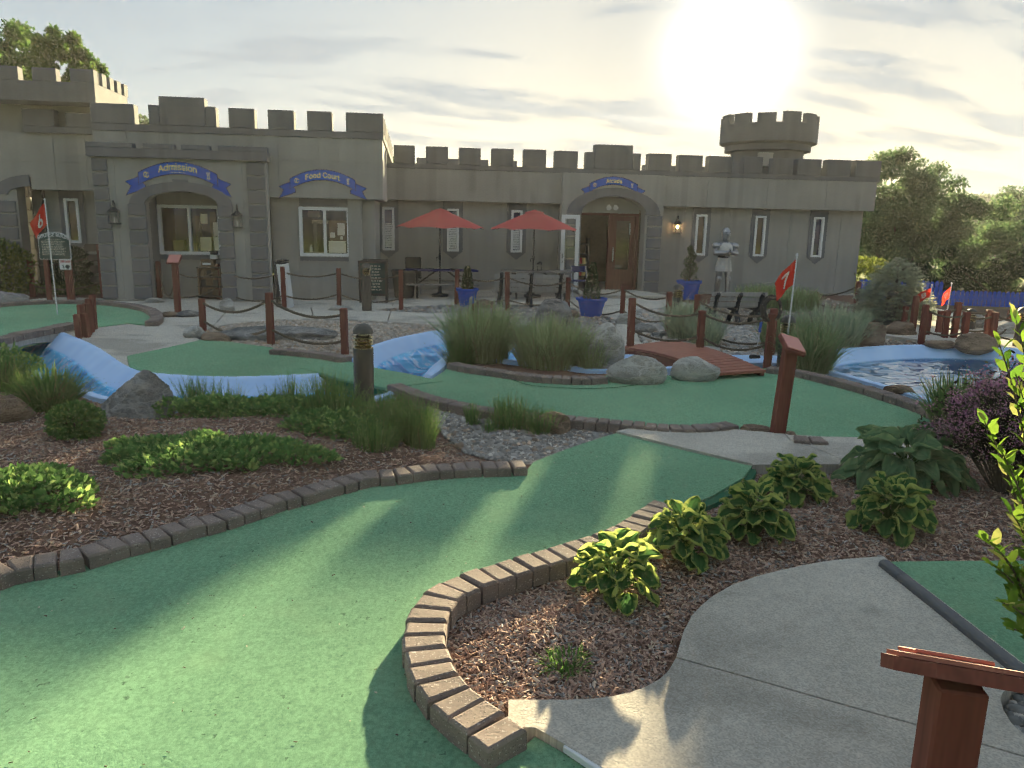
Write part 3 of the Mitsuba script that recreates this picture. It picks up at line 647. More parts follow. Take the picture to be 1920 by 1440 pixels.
conc_a = poly([(0.012,2.584),(0.01,2.755)], smooth_line([(0.01,2.755),(0.177,2.758),(0.35,2.774),(0.508,2.822),(0.646,2.92),(0.731,3.042),(0.784,3.185),(0.846,3.345),(0.932,3.501),(1.095,3.701),(1.295,3.861),(1.578,4.01),(1.864,4.126),(2.19,4.199)]), [(2.293,3.058),(2.473,2.288),(2.094,1.573),(0.414,1.538),(0.462,2.256),(0.27,2.447),(0.115,2.581)])
drain = poly(smooth_line([(2.456,3.076),(2.24,2.98),(2.123,2.915),(2.033,2.831),(1.987,2.74),(1.967,2.641),(1.985,2.558),(2.046,2.459),(2.249,2.522),(2.495,2.819),(2.546,3.007),(2.456,3.076)]))
conc_b = poly([(0.966,6.83),(1.117,6.952),(1.524,7.04),(1.973,7.019),(2.389,6.903),(2.6,6.829),(2.875,6.78),(3.23,6.789),(3.622,6.871),(3.774,6.919),(3.78,6.354),(3.421,6.037),(2.944,5.95),(2.596,5.941),(2.243,5.917),(1.933,5.883)])
gravel_a = poly([(-1.352,8.47)], b3, [(2.295,7.258),(2.42,6.924),(2.6,6.829),(1.973,7.019),(1.524,7.04),(1.117,6.952),(0.966,6.83),(0.467,6.305),(0.186,5.959),(-0.118,6.023),(-0.395,6.259),(-0.62,6.743),(-0.846,7.456),(-1.085,8.044)])
mulch_a = poly([(-3.474,2.907),(-2.963,3.529)], b1, [(0.186,5.959),(-0.118,6.023),(-0.395,6.259),(-0.62,6.743),(-0.846,7.456),(-1.085,8.044),(-1.323,8.282)], river_near_l, [(-7.708,6.452)])
mulch_b = poly([(1.163,4.956),(1.445,5.211),(1.786,5.615),(1.933,5.883),(2.243,5.917),(2.596,5.941),(2.944,5.95),(3.421,6.037),(3.78,6.354),(3.774,6.919)], b4[::-1][:4], [(4.799,8.009),(4.858,7.633),(5.063,7.36),(5.437,6.936),(5.788,6.464),(6.651,5.95),(5.033,4.397),(4.352,4.363),(2.664,4.236),(2.19,4.199),(1.864,4.126),(1.295,3.861),(0.932,3.501),(0.784,3.185),(0.646,2.92),(0.35,2.774),(0.01,2.755)], b2[::-1])
island = poly(b5, [(1.41,10.017),(1.148,10.216),(0.728,10.406),(-0.008,10.826),(-0.724,11.29),(-0.852,10.902)])
stonebed = poly([(-4.907,11.926),(-5.285,12.582),(-5.283,13.449),(-5.168,13.908),(-4.519,14.652),(-3.356,14.935),(-2.479,14.667),(-1.64,14.484),(-1.129,14.411),(-1.113,13.606),(-1.797,12.721),(-2.148,11.708),(-2.25,10.91),(-2.292,10.636)], b6[::-1])
graybed = poly([(-3.032,16.598),(-2.447,17.364),(-1.406,17.919),(-0.039,18.194),(1.216,18.085),(1.855,16.99),(2.146,15.612),(1.58,12.659),(0.979,11.757),(0.335,12.486),(-0.384,13.115),(-1.105,14.111),(-1.283,15.033),(-0.03,15.961),(-0.717,16.417),(-1.835,16.213)])
whitebed = poly([(2.662,17.678),(3.803,18.474),(4.653,18.285),(4.189,15.957),(4.849,15.214),(4.94,13.124),(4.74,11.884),(3.928,11.443),(3.331,11.464),(2.454,11.308),(2.124,12.734)])
rightbed = poly([(4.74,11.884),(4.94,13.124),(4.849,15.214),(4.189,15.957),(4.653,18.285),(6.414,20.296),(8.888,21.556),(8.986,18.877),(8.554,16.694),(7.163,14.948),(7.113,13.425),(6.947,12.924),(6.12,12.7),(5.226,12.255)])
plantbed = poly([(4.147,22.988),(4.246,20.552),(4.486,19.23),(5.984,18.9),(7.975,19.29),(8.895,20.12),(10.207,23.161),(4.292,22.486)])
leftbed = poly([(-12.398,17.455),(-11.862,18.529),(-11.84,19.127),(-10.167,19.224),(-9.396,17.86),(-10.683,17.836),(-10.919,17.03),(-11.269,15.834)])
walk_r = poly(smooth_line([(7.24,15.114),(7.706,14.584),(8.165,13.958),(8.965,13.682),(9.829,13.551)]), [(9.039,12.426),(8.314,12.654),(7.632,13.015),(7.113,13.425),(6.769,13.891)])
plaza = Polygon([tuple(fw(a, b, 0)[:2]) for a, b in [(-16, 8), (13, 9), (13.2, 22.2), (-16, 24)]])

taken = river
regions = {}
def claim(name, p, hole=None):
    global taken
    q = (p if name == 'green_d' else p.difference(taken)).buffer(-0.002).buffer(0)  # the left green lies on a deck over the stream
    if q.geom_type == 'MultiPolygon': q = max(q.geoms, key=lambda g: g.area)
    taken = taken.union(p)
    regions[name] = q
    return q
taken = unary_union([river])
order = [('green_a', green_a), ('green_c', green_c), ('green_d', green_d), ('green_e', green_e.difference(conc_a)), ('conc_a', conc_a.difference(drain)), ('drain', drain), ('green_b', green_b), ('conc_b', conc_b), ('gravel_a', gravel_a), ('mulch_b', mulch_b), ('mulch_a', mulch_a), ('island', island), ('stonebed', stonebed), ('graybed', graybed), ('whitebed', whitebed), ('walk_r', walk_r), ('rightbed', rightbed), ('plantbed', plantbed), ('leftbed', leftbed), ('plaza', plaza)]
for n_, p_ in order: claim(n_, p_)

def dist_in(q, xy):
    return shapely.distance(q.boundary, shapely.points(xy))

def sheet(q, step, zfun, skirt=0.0):
    """A region as a triangulated sheet with a skirt."""
    q = q.simplify(0.004)
    line = shapely.segmentize(q, max(step, 0.03))
    rings = [np.array(line.exterior.coords)[:-1]] + [np.array(r.coords)[:-1] for r in line.interiors]
    bnd = np.vstack(rings)
    x0, y0, x1, y1 = q.bounds
    gx, gy = np.meshgrid(np.arange(x0, x1, step), np.arange(y0, y1, step * 0.9)); gx[1::2] += step / 2
    g = np.stack([gx.ravel(), gy.ravel()], 1) + rng.normal(0, step * 0.05, (gx.size, 2))
    ok = shapely.contains_xy(q, g[:, 0], g[:, 1]); g = g[ok]
    if len(g): g = g[dist_in(q, g) > step * 0.45]
    p = np.vstack([bnd, g]) if len(g) else bnd
    tri = Delaunay(p).simplices
    c = p[tri].mean(1); tri = tri[shapely.contains_xy(q, c[:, 0], c[:, 1])]
    a, b, cc = p[tri[:, 0]], p[tri[:, 1]], p[tri[:, 2]]
    area = (b[:, 0] - a[:, 0]) * (cc[:, 1] - a[:, 1]) - (b[:, 1] - a[:, 1]) * (cc[:, 0] - a[:, 0])
    tri[area < 0] = tri[area < 0][:, ::-1]; tri = tri[np.abs(area) > 1e-9]
    z = zfun(p)
    v = np.column_stack([p, z]); f = tri
    if skirt > 0:
        o = 0; ex = []
        base = len(v); vv = [v]
        for r in rings:
            n = len(r); top = v[o:o + n]
            vv.append(top.copy()); vv.append(top - [0, 0, skirt])
            i = np.arange(n); j = (i + 1) % n
            ex.append(np.vstack([np.stack([base + i, base + n + i, base + n + j], 1), np.stack([base + i, base + n + j, base + j], 1)]))
            base += 2 * n; o += n
        v = np.vstack(vv); f = np.vstack([tri] + ex)
    return v, f

def undul(xy, a=0.012, f=0.8): return a * (meshkit.fbm(np.column_stack([xy * f, np.zeros(len(xy))]), 3, 3) - 0.5) * 2

ZSOIL = -0.035
def bed_z(name):
    q = regions[name]
    amp = {'mulch_a': 0.10, 'mulch_b': 0.07, 'island': 0.06, 'gravel_a': 0.03}.get(name, 0.015)
    def fn(xy):
        d = dist_in(q, xy); s = np.clip(d / 0.8, 0, 1)
        return ZSOIL + amp * s * s * (3 - 2 * s) + 0.03 * (meshkit.fbm(np.column_stack([xy * 5, np.zeros(len(xy))]), 4, 9) - 0.5)
    return fn
def const_z(z): return lambda xy: z + undul(xy)
Z = {}
for n_ in ('green_a', 'green_b', 'green_c', 'green_d', 'green_e'): Z[n_] = const_z(0.0)
def green_a_z(xy):
    # the carpet rises a little towards the far end, above the mulch
    t = np.clip((xy[:, 1] - 4.6) / 1.0, 0, 1) * np.clip((xy[:, 0] - 0.0) / 0.8, 0, 1)
    return undul(xy) + 0.025 * t * t * (3 - 2 * t)
Z['green_a'] = green_a_z
Z['conc_a'] = const_z(0.035); Z['conc_b'] = lambda xy: 0.045 + undul(xy, 0.006); Z['plaza'] = lambda xy: -0.012 + 0 * xy[:, 0]; Z['walk_r'] = const_z(0.03)
for n_ in ('gravel_a', 'mulch_a', 'mulch_b', 'island', 'stonebed', 'graybed', 'whitebed', 'rightbed', 'plantbed', 'leftbed', 'drain'): Z[n_] = bed_z(n_)
Z['drain'] = lambda xy: -0.05 + 0 * xy[:, 0]
def ground_z(x, y):
    pt = Point(x, y)
    for n_ in regions:
        if regions[n_].contains(pt): return float(Z[n_](np.array([[x, y]]))[0])
    return 0.0

GREENS = {'green_a': 0.07, 'green_b': 0.12, 'green_c': 0.12, 'green_d': 0.15, 'green_e': 0.12}
for n_, st in GREENS.items():
    add('putting_green', sheet(regions[n_], st, Z[n_], 0.12), 'mat_turf', kind='structure')
joint = LineString([(0.751,3.082),(1.175,2.863),(1.576,2.651),(1.746,2.553),(2.13,2.325)])
ca = regions['conc_a'].difference(joint.buffer(0.0055))
for g_ in getattr(ca, 'geoms', [ca]):
    if g_.area > 0.05: add('concrete_path', sheet(g_, 0.15, Z['conc_a'], 0.10), 'mat_concrete', kind='structure')
jb = LineString([(2.526,6.881),(2.503,6.648),(2.656,6.33),(2.774,5.967),(2.825,5.701)])
cb = regions['conc_b'].difference(jb.buffer(0.005))
for g_ in getattr(cb, 'geoms', [cb]):
    if g_.area > 0.05: add('concrete_path', sheet(g_, 0.15, Z['conc_b'], 0.10), 'mat_concrete', kind='structure')
pj = unary_union([LineString([(-2.867,18.358),(-2.435,14.839)]), LineString([(-4.45,16.859),(-3.584,13.864)]), LineString([(-6.052,16.334),(-5.335,13.584)]), LineString([(-6.891,14.925),(-6.052,16.334),(-3.675,16.373),(-2.275,16.132)])]).buffer(0.012)
pl = regions['plaza'].difference(pj)
for g_ in getattr(pl, 'geoms', [pl]):
    if g_.area > 0.1: add('paved_plaza', sheet(g_, 0.5, Z['plaza'], 0.10), 'mat_concrete', kind='structure')
add('concrete_path', sheet(regions['walk_r'], 0.3, Z['walk_r'], 0.1), 'mat_concrete', kind='structure')
dw = poly([tuple(fw(a, b, 0)[:2]) for a, b in [(4.6, 21.9), (6.55, 21.9), (6.9, 20.0), (4.4, 20.0)]])
add('door_slab', sheet(dw, 0.4, lambda xy: 0.05 + 0 * xy[:, 0], 0.1), 'mat_concrete', kind='structure')
for n_ in ('mulch_a', 'mulch_b', 'island', 'plantbed', 'leftbed'):
    add('mulch_bed', sheet(regions[n_], 0.06 if n_ in ('mulch_a', 'mulch_b') else 0.15, Z[n_], 0.1), 'mat_soil', kind='structure')
for n_ in ('gravel_a', 'stonebed', 'graybed', 'whitebed', 'rightbed', 'drain'):
    add('gravel_bed', sheet(regions[n_], 0.06 if n_ in ('gravel_a', 'drain') else 0.15, Z[n_], 0.1), 'mat_gravelbed' if n_ != 'gravel_a' else 'mat_soil', kind='structure')

# the land around: one sheet to the horizon, with the stream cut out; it falls away beyond the fence
def land_z(xy):
    x, y = xy[:, 0], xy[:, 1]
    s = np.clip((y - 24 + 0.25 * (12 - x).clip(0)) / 22, 0, 1) * np.clip((x - 9) / 6, 0, 1)
    far = np.clip((y - 120) / 400, 0, 1)
    return -0.08 - 3.4 * s * s * (3 - 2 * s) + 2.0 * far
def land():
    ax = np.concatenate([-np.geomspace(520, 32, 12), np.arange(-30, 62, 2.0), np.geomspace(64, 520, 12)])
    ay = np.concatenate([-np.geomspace(70, 12, 6), np.arange(-10, 70, 2.0), np.geomspace(72, 700, 14)])
    gx, gy = np.meshgrid(ax, ay); p = np.stack([gx.ravel(), gy.ravel()], 1)
    line = shapely.segmentize(river.buffer(0.001), 0.3); r = np.array(line.exterior.coords)[:-1]
    p = p[~shapely.contains_xy(river.buffer(0.2), p[:, 0], p[:, 1])]
    p = np.vstack([p, r]); tri = Delaunay(p).simplices; c = p[tri].mean(1)
    tri = tri[~shapely.contains_xy(river, c[:, 0], c[:, 1])]
    a, b, cc = p[tri[:, 0]], p[tri[:, 1]], p[tri[:, 2]]
    ar = (b[:, 0] - a[:, 0]) * (cc[:, 1] - a[:, 1]) - (b[:, 1] - a[:, 1]) * (cc[:, 0] - a[:, 0])
    tri[ar < 0] = tri[ar < 0][:, ::-1]
    return np.column_stack([p, land_z(p)]), tri
add('ground', land(), 'mat_ground', smooth=True, kind='structure')

# stream bed and water
def bed_profile(xy):
    d = dist_in(river, xy)
    s = np.clip(d / 0.62, 0, 1)
    roll = np.clip(d / 0.10, 0, 1)
    under = np.zeros(len(xy), bool)
    for q_ in (green_d.buffer(0.02), bridge_turf.buffer(0.04)): under |= shapely.contains_xy(q_, xy[:, 0], xy[:, 1])
    return -0.20 * under + 0.012 + 0.035 * roll * (1 - s) - 0.42 * np.clip((d - 0.06) / 0.50, 0, 1) ** 1.1
bv, bf = sheet(river.buffer(-0.003), 0.06, bed_profile, 0.12)
add('stream_bed', (bv, bf), 'mat_streambed', smooth=True, kind='structure')
WATER = -0.185
def ripple(xy):
    x, y = xy[:, 0], xy[:, 1]
    p = np.column_stack([x * 2.6 + 0.6 * y, y * 6.5, 0 * x])
    q = np.column_stack([x * 6.0 - y, y * 15.0, 0 * x + 4])
    k = 0.38 + 0.62 * np.clip((x - 2.5) / 2.0, 0, 1)
    k = k + 1.0 * np.clip((x - 3.5) / 1.0, 0, 1)
    return WATER + k * (0.034 * (meshkit.fbm(p, 3, 4) - 0.5) + 0.014 * (meshkit.fbm(q, 2, 8) - 0.5))
wp = river.buffer(-0.24)
for part_, m_ in ((wp.intersection(sbox(-60, -50, 3.0, 80)), 'mat_water'), (wp.intersection(sbox(3.0, -50, 60, 80)), 'mat_pond')):
    for g_ in getattr(part_, 'geoms', [part_]):
        if g_.area > 0.1: add('water', sheet(g_, 0.045, ripple), m_, smooth=True, kind='structure')
# turf causeway over the stream
add('turf_bridge', sheet(bridge_turf, 0.12, lambda xy: 0.008 + undul(xy), 0.03), 'mat_turf', kind='structure')
add('turf_bridge', cat([xf((m_[0], m_[1]), None, (0, 0, -0.17)) for m_ in [prism(bridge_turf.buffer(-0.002), 0.145)]]), 'mat_turfedge', kind='structure')
lip = regions['green_a']
add('turf_lip', xf(prism(Polygon([(1.95,5.911),(1.791,5.602),(1.447,5.189),(1.164,4.927),(1.16,4.859),(1.447,5.115),(1.794,5.529),(1.942,5.83)]).buffer(0.01), 0.075), None, (0, 0, -0.065)), 'mat_turfedge', kind='structure')
# darker worn lie lines and seam in the far green
for s_ in ("938,703 960,712 990,722 1040,727 1100,729 1150,727 1195,722", ):
    ln = smooth_line([(-0.152,9.593),(-0.001,9.304),(0.192,9.005),(0.505,8.884),(0.881,8.862),(1.207,8.954),(1.521,9.139)])
    q = LineString(ln).buffer(0.012)
    add('carpet_seam', sheet(q, 0.1, lambda xy: 0.006 + undul(xy)), 'mat_turfedge', kind='structure')

# ---------------------------------------------------------------- paver borders
def block(c, t, w, l, h, taper, z):
    """A wall block: w along the row, l across it, h tall; taper: how much narrower on the inner side."""
    b = 0.014
    n = np.array([-t[1], t[0]])
    def ringpts(off, zz): return [np.append(c + t * (sx * (w * (1 + taper * sy) / 2 - off)) + n * (sy * (l / 2 - off)), zz) for sx, sy in ((-1, -1), (1, -1), (1, 1), (-1, 1))]
    j = rng.normal(0, 0.0015, (4, 3)) * [1, 1, 0.6]
    v = np.array(ringpts(0, z) + ringpts(0, z + h - b) + ringpts(b * 0.45, z + h - b * 0.3) + ringpts(b, z + h))
    for k in range(1, 4): v[4 * k:4 * k + 4] += j
    f = []
    for k in range(3):
        for i in range(4):
            a, bb = 4 * k + i, 4 * k + (i + 1) % 4
            f += [[a, bb, bb + 4], [a, bb + 4, a + 4]]
    f += [[12, 13, 14], [12, 14, 15]]
    return v, np.array(f)

def border(name, line, label, w=0.112, l=0.18, h=0.10, z=-0.02, zf=None):
    t = thing(name, label, 'edging', 'paver borders along the greens')
    line = smooth_line(line, 6)
    seg = np.linalg.norm(np.diff(line, axis=0), axis=1); s = np.concatenate([[0], np.cumsum(seg)])
    n = max(2, int(round(s[-1] / w))); w = s[-1] / n
    k = (np.arange(n) + 0.5) * w
    at = lambda q: np.stack([np.interp(q, s, line[:, 0]), np.interp(q, s, line[:, 1])], 1)
    c = at(k); tg = at(k + 0.08) - at(k - 0.08); tg /= np.linalg.norm(tg, axis=1, keepdims=True)
    for i in range(n):
        ta = tg[min(i + 1, n - 1)] - tg[max(i - 1, 0)]
        turn = (tg[max(i - 1, 0)][0] * tg[min(i + 1, n - 1)][1] - tg[max(i - 1, 0)][1] * tg[min(i + 1, n - 1)][0]) / 2
        taper = np.clip(-turn / w * l / 2, -0.22, 0.22)
        tt = tg[i] + rng.normal(0, 0.018, 2); tt /= np.linalg.norm(tt)
        add('paver', block(c[i] + rng.normal(0, 0.003, 2), tt, w - 0.009, l, h + rng.normal(0, 0.002), taper, z), 'mat_paver', t)
    return t
border('paver_border', b1, 'long curved brown paver border between the left mulch bed and the near green')
border('paver_border', b2, 'brown paver border curling in an S round the near mulch bed to the concrete path', w=0.118, l=0.19, h=0.105)
border('paver_border', b3, 'brown paver border between the grey gravel and the far green', h=0.10)
border('paver_border', b3b, 'short stub of brown pavers right of the red sign post on the far green', w=.14)
border('paver_border', b4, 'brown paver border curving round the right end of the far green by the pond')
border('paver_border', b5, 'brown paver border in front of the grassy island on the far green')
border('paver_border', b6, 'short brown paver border behind the middle green under the rope posts', w=0.16)
border('paver_border', b7, 'dark paver border round the back of the left green with the flag', w=0.2, l=.22)

# ---------------------------------------------------------------- loose chips and pebbles
def fill(q, n, falloff=0.0):
    """n random points in q; falloff: density ~ distance ** -falloff from where people stand."""
    out = []
    x0, y0, x1, y1 = q.bounds; got = 0
    while got < n:
        p = rng.uniform([x0, y0], [x1, y1], (n * 3, 2))
        p = p[shapely.contains_xy(q, p[:, 0], p[:, 1])]
        if falloff:
            d = np.hypot(p[:, 0], p[:, 1]); p = p[rng.random(len(p)) < (2.6 / np.maximum(d, 2.6)) ** falloff]
        out.append(p); got += len(p)
        if not len(p): break
    return np.vstack(out)[:n]

def scatter(base_v, base_f, pos, scale, R, col):
    """Copies of a small mesh as one mesh, each with its own size, turn and colour."""
    n, k = len(pos), len(base_v)
    v = np.einsum('nij,nkj->nki', R, base_v[None] * scale[:, None]) + pos[:, None]
    f = base_f[None] + (np.arange(n) * k)[:, None, None]
    c = np.repeat(col, k, axis=0)
    return v.reshape(-1, 3), f.reshape(-1, 3), c

def rand_rot(n, tilt):
    a = rng.uniform(0, 2 * np.pi, n); tx = rng.normal(0, tilt, n); ty = rng.normal(0, tilt, n)
    ca, sa = np.cos(a), np.sin(a)
    Rz = np.zeros((n, 3, 3)); Rz[:, 0, 0] = ca; Rz[:, 0, 1] = -sa; Rz[:, 1, 0] = sa; Rz[:, 1, 1] = ca; Rz[:, 2, 2] = 1
    Rx = np.zeros((n, 3, 3)); Rx[:, 0, 0] = 1; Rx[:, 1, 1] = np.cos(tx); Rx[:, 1, 2] = -np.sin(tx); Rx[:, 2, 1] = np.sin(tx); Rx[:, 2, 2] = np.cos(tx)
    Ry = np.zeros((n, 3, 3)); Ry[:, 1, 1] = 1; Ry[:, 0, 0] = np.cos(ty); Ry[:, 0, 2] = np.sin(ty); Ry[:, 2, 0] = -np.sin(ty); Ry[:, 2, 2] = np.cos(ty)
    return Ry @ Rx @ Rz

chip_v = np.array([[-.5, -.5, 0], [.5, -.42, .05], [.46, .5, 0], [-.48, .44, -.05], [-.3, 0, .5], [.32, .05, .5]])
chip_f = np.array([[0, 1, 5], [0, 5, 4], [1, 2, 5], [2, 3, 4], [2, 4, 5], [3, 0, 4]])
def chips(name, q, n, falloff, parent_z, label, size=(0.030, 0.009, 0.008), col=((0.215, 0.128, 0.096), (0.56, 0.385, 0.30))):
    p = fill(q, n, falloff); n = len(p)
    z = parent_z(p)
    sc = np.column_stack([size[0] * rng.lognormal(-0.15, 0.45, n), size[1] * rng.lognormal(0, 0.35, n), size[2] * rng.lognormal(0, 0.3, n)])
    g = rng.random((n, 1)) ** 1.6
    c = np.array(col[0]) * (1 - g) + np.array(col[1]) * g
    pale = rng.random(n) < 0.07; c[pale] = np.array([0.50, 0.40, 0.31]) * rng.uniform(0.8, 1.2, (pale.sum(), 1))
    grey = rng.random(n) < 0.2; c[grey] = c[grey].mean(1, keepdims=True) * [1.0, 0.93, 0.88]
    v, f, cc = scatter(chip_v, chip_f, np.column_stack([p, z + 0.004 + rng.random(n) * 0.008]), sc, rand_rot(n, 0.35), c)
    add(name, (v, f), 'mat_chip', color=cc, kind='stuff', label=label, cat='mulch')
near_b = regions['mulch_b'].buffer(-0.02)
chips('wood_chips', near_b, 42000, 1.0, Z['mulch_b'], 'loose brown wood chips over the right hand planting bed')
chips('wood_chips', regions['mulch_a'].buffer(-0.02), 42000, 0.7, Z['mulch_a'], 'loose brown wood chips over the left hand planting bed', size=(.034, .010, .008))
# dry stalks on the left bed
sp = fill(regions['mulch_a'].buffer(-0.05), 900, 0.8)
sv = []
for x, y in sp:
    a = rng.uniform(0, 6.28); L = rng.uniform(0.04, 0.13); z = Z['mulch_a'](np.array([[x, y]]))[0] + 0.012
    q = np.array([[x, y, z], [x + math.cos(a) * L / 2, y + math.sin(a) * L / 2, z + rng.uniform(0.0, .02)], [x + math.cos(a + .3) * L, y + math.sin(a + .3) * L, z]])
    sv.append(tube(q, [0.0022, 0.002, 0.001], 4, False))
M('mat_straw', P(mottled((0.30, 0.235, 0.165), 0.3, 12), 0.9))
add('dry_stalks', cat(sv), 'mat_straw', kind='stuff', label='dry straw stalks lying on the left hand planting bed', cat='straw')

ico = trimesh.creation.icosphere(1)
def pebbles(q, n, falloff, zf, size, label, tone, flat=0.55):
    p = fill(q, n, falloff); n = len(p)
    base_v, base_f = tm(trimesh.creation.icosahedron()) if size < 0.03 else tm(ico)
    sc = size * rng.lognormal(0, 0.28, (n, 1)) * np.column_stack([np.ones(n), rng.uniform(.6, .9, n), np.full(n, flat) * rng.uniform(.7, 1.2, n)])
    g = rng.random((n, 1)); c = np.array(tone[0]) * (1 - g) + np.array(tone[1]) * g
    w = rng.random(n) < 0.10; c[w] = np.array([0.50, 0.47, 0.43]) * rng.uniform(.8, 1.15, (w.sum(), 1))
    b = rng.random(n) < 0.15; c[b] *= [1.1, 0.88, 0.72]
    v, f, cc = scatter(base_v, base_f, np.column_stack([p, zf(p) + sc[:, 2] * 0.35 + 0.004]), sc, rand_rot(n, 0.3), c)
    add('pebbles', (v, f), 'mat_pebble', smooth=True, color=cc, kind='stuff', label=label, cat='gravel')
pebbles(regions['gravel_a'].buffer(-0.03), 9500, 0.0, Z['gravel_a'], 0.021, 'grey river pebbles in front of the far green', ((0.13, 0.125, 0.12), (0.33, 0.31, 0.29)))
pebbles(regions['stonebed'].buffer(-0.05), 9000, 0.0, Z['stonebed'], 0.026, 'pale beige gravel behind the middle green', ((0.25, 0.205, 0.165), (0.52, 0.46, 0.39)))
pebbles(regions['graybed'].buffer(-0.05), 5500, 0.0, Z['graybed'], 0.035, 'grey gravel in front of the picnic tables', ((0.14, 0.135, 0.13), (0.36, 0.34, 0.32)))
pebbles(regions['whitebed'].buffer(-0.05), 6500, 0.0, Z['whitebed'], 0.035, 'pale grey gravel around the red footbridge', ((0.22, 0.21, 0.20), (0.46, 0.44, 0.41)))
pebbles(regions['rightbed'].buffer(-0.05), 3500, 0.0, Z['rightbed'], 0.035, 'brown grey gravel behind the pond', ((0.14, 0.115, 0.095), (0.34, 0.29, 0.24)))
pebbles(regions['drain'].buffer(-0.02), 420, 0.0, lambda p: Z['drain'](p) + 0.012, 0.022, 'smooth grey pebbles in the round drain beside the near red post', ((0.14, 0.14, 0.135), (0.34, 0.34, 0.32)), 0.7)

# specks of bark and petals lying on the near green
lp_ = fill(regions['green_a'].buffer(-0.08), 150, 0.6); n_ = len(lp_)
v, f, cc = scatter(chip_v, chip_f, np.column_stack([lp_, Z['green_a'](lp_) + 0.004]), np.column_stack([rng.uniform(.006, .022, n_), rng.uniform(.003, .008, n_), rng.uniform(.002, .004, n_)]), rand_rot(n_, .2), np.where(rng.random((n_, 1)) < .3, np.array([[.5, .42, .33]]), np.array([[.09, .06, .045]])))
add('litter', (v, f), 'mat_chip', color=cc, kind='stuff', label='tiny specks of bark and petals scattered on the near green', cat='litter')

# ---------------------------------------------------------------- posts, ropes, lights, signs
def tilt_rot(ax, ay): return rot([1, 0, 0], ax) @ rot([0, 1, 0], ay)
def post_mesh(h, w=0.095, rz=0.0, R=None, c=(0, 0, 0)):
    m = box((0, 0, h / 2 - 0.06), (w, w, h + 0.12), b=0.008)
    m = xf(m, rotz(rz))
    return xf(m, R, c)

def rope_fence(label, posts, spans, levels=(0.86, 0.30), w=0.095, sag=0.13, r=0.019, skip=()):
    """posts: (x, y, height); spans: pairs of posts."""
    t = thing('rope_fence', label, 'fence', 'red post and rope fences')
    info = []
    for i_, (x, y, h) in enumerate(posts):
        R = tilt_rot(rng.normal(0, 0.012), rng.normal(0, 0.012)); z = ground_z(x, y)
        if i_ not in skip: add('post', post_mesh(h - z + 0.0, w, rng.uniform(-.2, .2), R, (x, y, z)), 'mat_redwood', t)
        info.append((np.array([x, y, z]), R, h - z))
    for a, b in spans:
        for L in levels:
            pa = info[a][0] + info[a][1] @ [0, 0, info[a][2] * L]; pb = info[b][0] + info[b][1] @ [0, 0, info[b][2] * L]
            d = (pb - pa) / np.linalg.norm(pb - pa)
            side = np.array([d[1], -d[0], 0]) * (w * 0.0)
            sg = sag * np.linalg.norm(pb - pa) / 1.9 * rng.uniform(.85, 1.15)
            add('rope', rope_mesh(catenary(pa + d * w * 0.4 + side, pb - d * w * 0.4 + side, sg), r), 'mat_rope', t)
    return t
S = lambda n: [(i, i + 1) for i in range(n - 1)]
rope_fence('row of red posts and ropes in front of the ticket portal and food window', [(-11.168,17.86,0.835), (-9.641,18.068,1.15), (-8.218,17.858,0.859), (-6.946,18.133,0.81), (-4.944,16.548,0.878), (-3.928,17.298,0.821), (-2.434,16.607,0.869)], [(0, 1), (1, 2), (3, 4), (4, 5), (5, 6)], skip=(1,))
rope_fence('row of red posts and ropes in front of the picnic tables', [(-1.333,17.934,0.814), (-0.139,16.829,0.846), (1.243,17.743,0.696), (2.188,15.446,0.737), (2.832,13.995,0.729)], S(5))
rope_fence('short run of three red posts with thick ropes on the pale gravel', [(-5.296,13.033,0.529), (-3.742,11.758,0.774), (-2.426,10.98,0.65)], S(3), sag=.15, r=.023)
rope_fence('red posts and ropes along the near side of the red footbridge', [(1.791,11.61,0.821), (2.789,11.35,0.686), (3.552,10.569,0.745)], S(3), levels=(.92, .42), sag=.22)
rope_fence('red posts and ropes along the far side of the red footbridge', [(3.139,13.117,0.768), (3.968,11.687,0.705)], [(0, 1)], sag=.15)
rope_fence('red posts and ropes in front of the right end of the castle', [(7.513,19.199,0.37), (7.909,17.779,0.746), (8.146,17.405,0.397), (8.016,16.063,0.677), (7.43,14.259,0.723)], S(5), sag=.13)
rope_fence('near row of red posts and ropes behind the pond', [(7.15,13.369,0.652), (7.8,13.215,0.554), (8.13,12.966,0.589), (8.962,12.962,0.58)], S(4), sag=.17)
rope_fence('far row of red posts and ropes on the right by the blue fence', [(7.771,13.771,0.519), (7.948,13.796,0.672), (8.433,13.608,0.56), (9.728,15.035,0.429), (10.648,15.327,0.426)], S(5), sag=.14)
for (px, py), w_ in [((7.914,15.54), 'leftmost'), ((7.654,14.153), 'middle'), ((8.223,14.808), 'rightmost')]:
    z = ground_z(px, py)
    add('stub_post', post_mesh(0.42, .09, rng.uniform(-.3, .3), None, (px, py, z)), 'mat_redwood', label=w_ + ' of the three short red stub posts behind the pond', cat='post', group='short red stubs behind the pond')
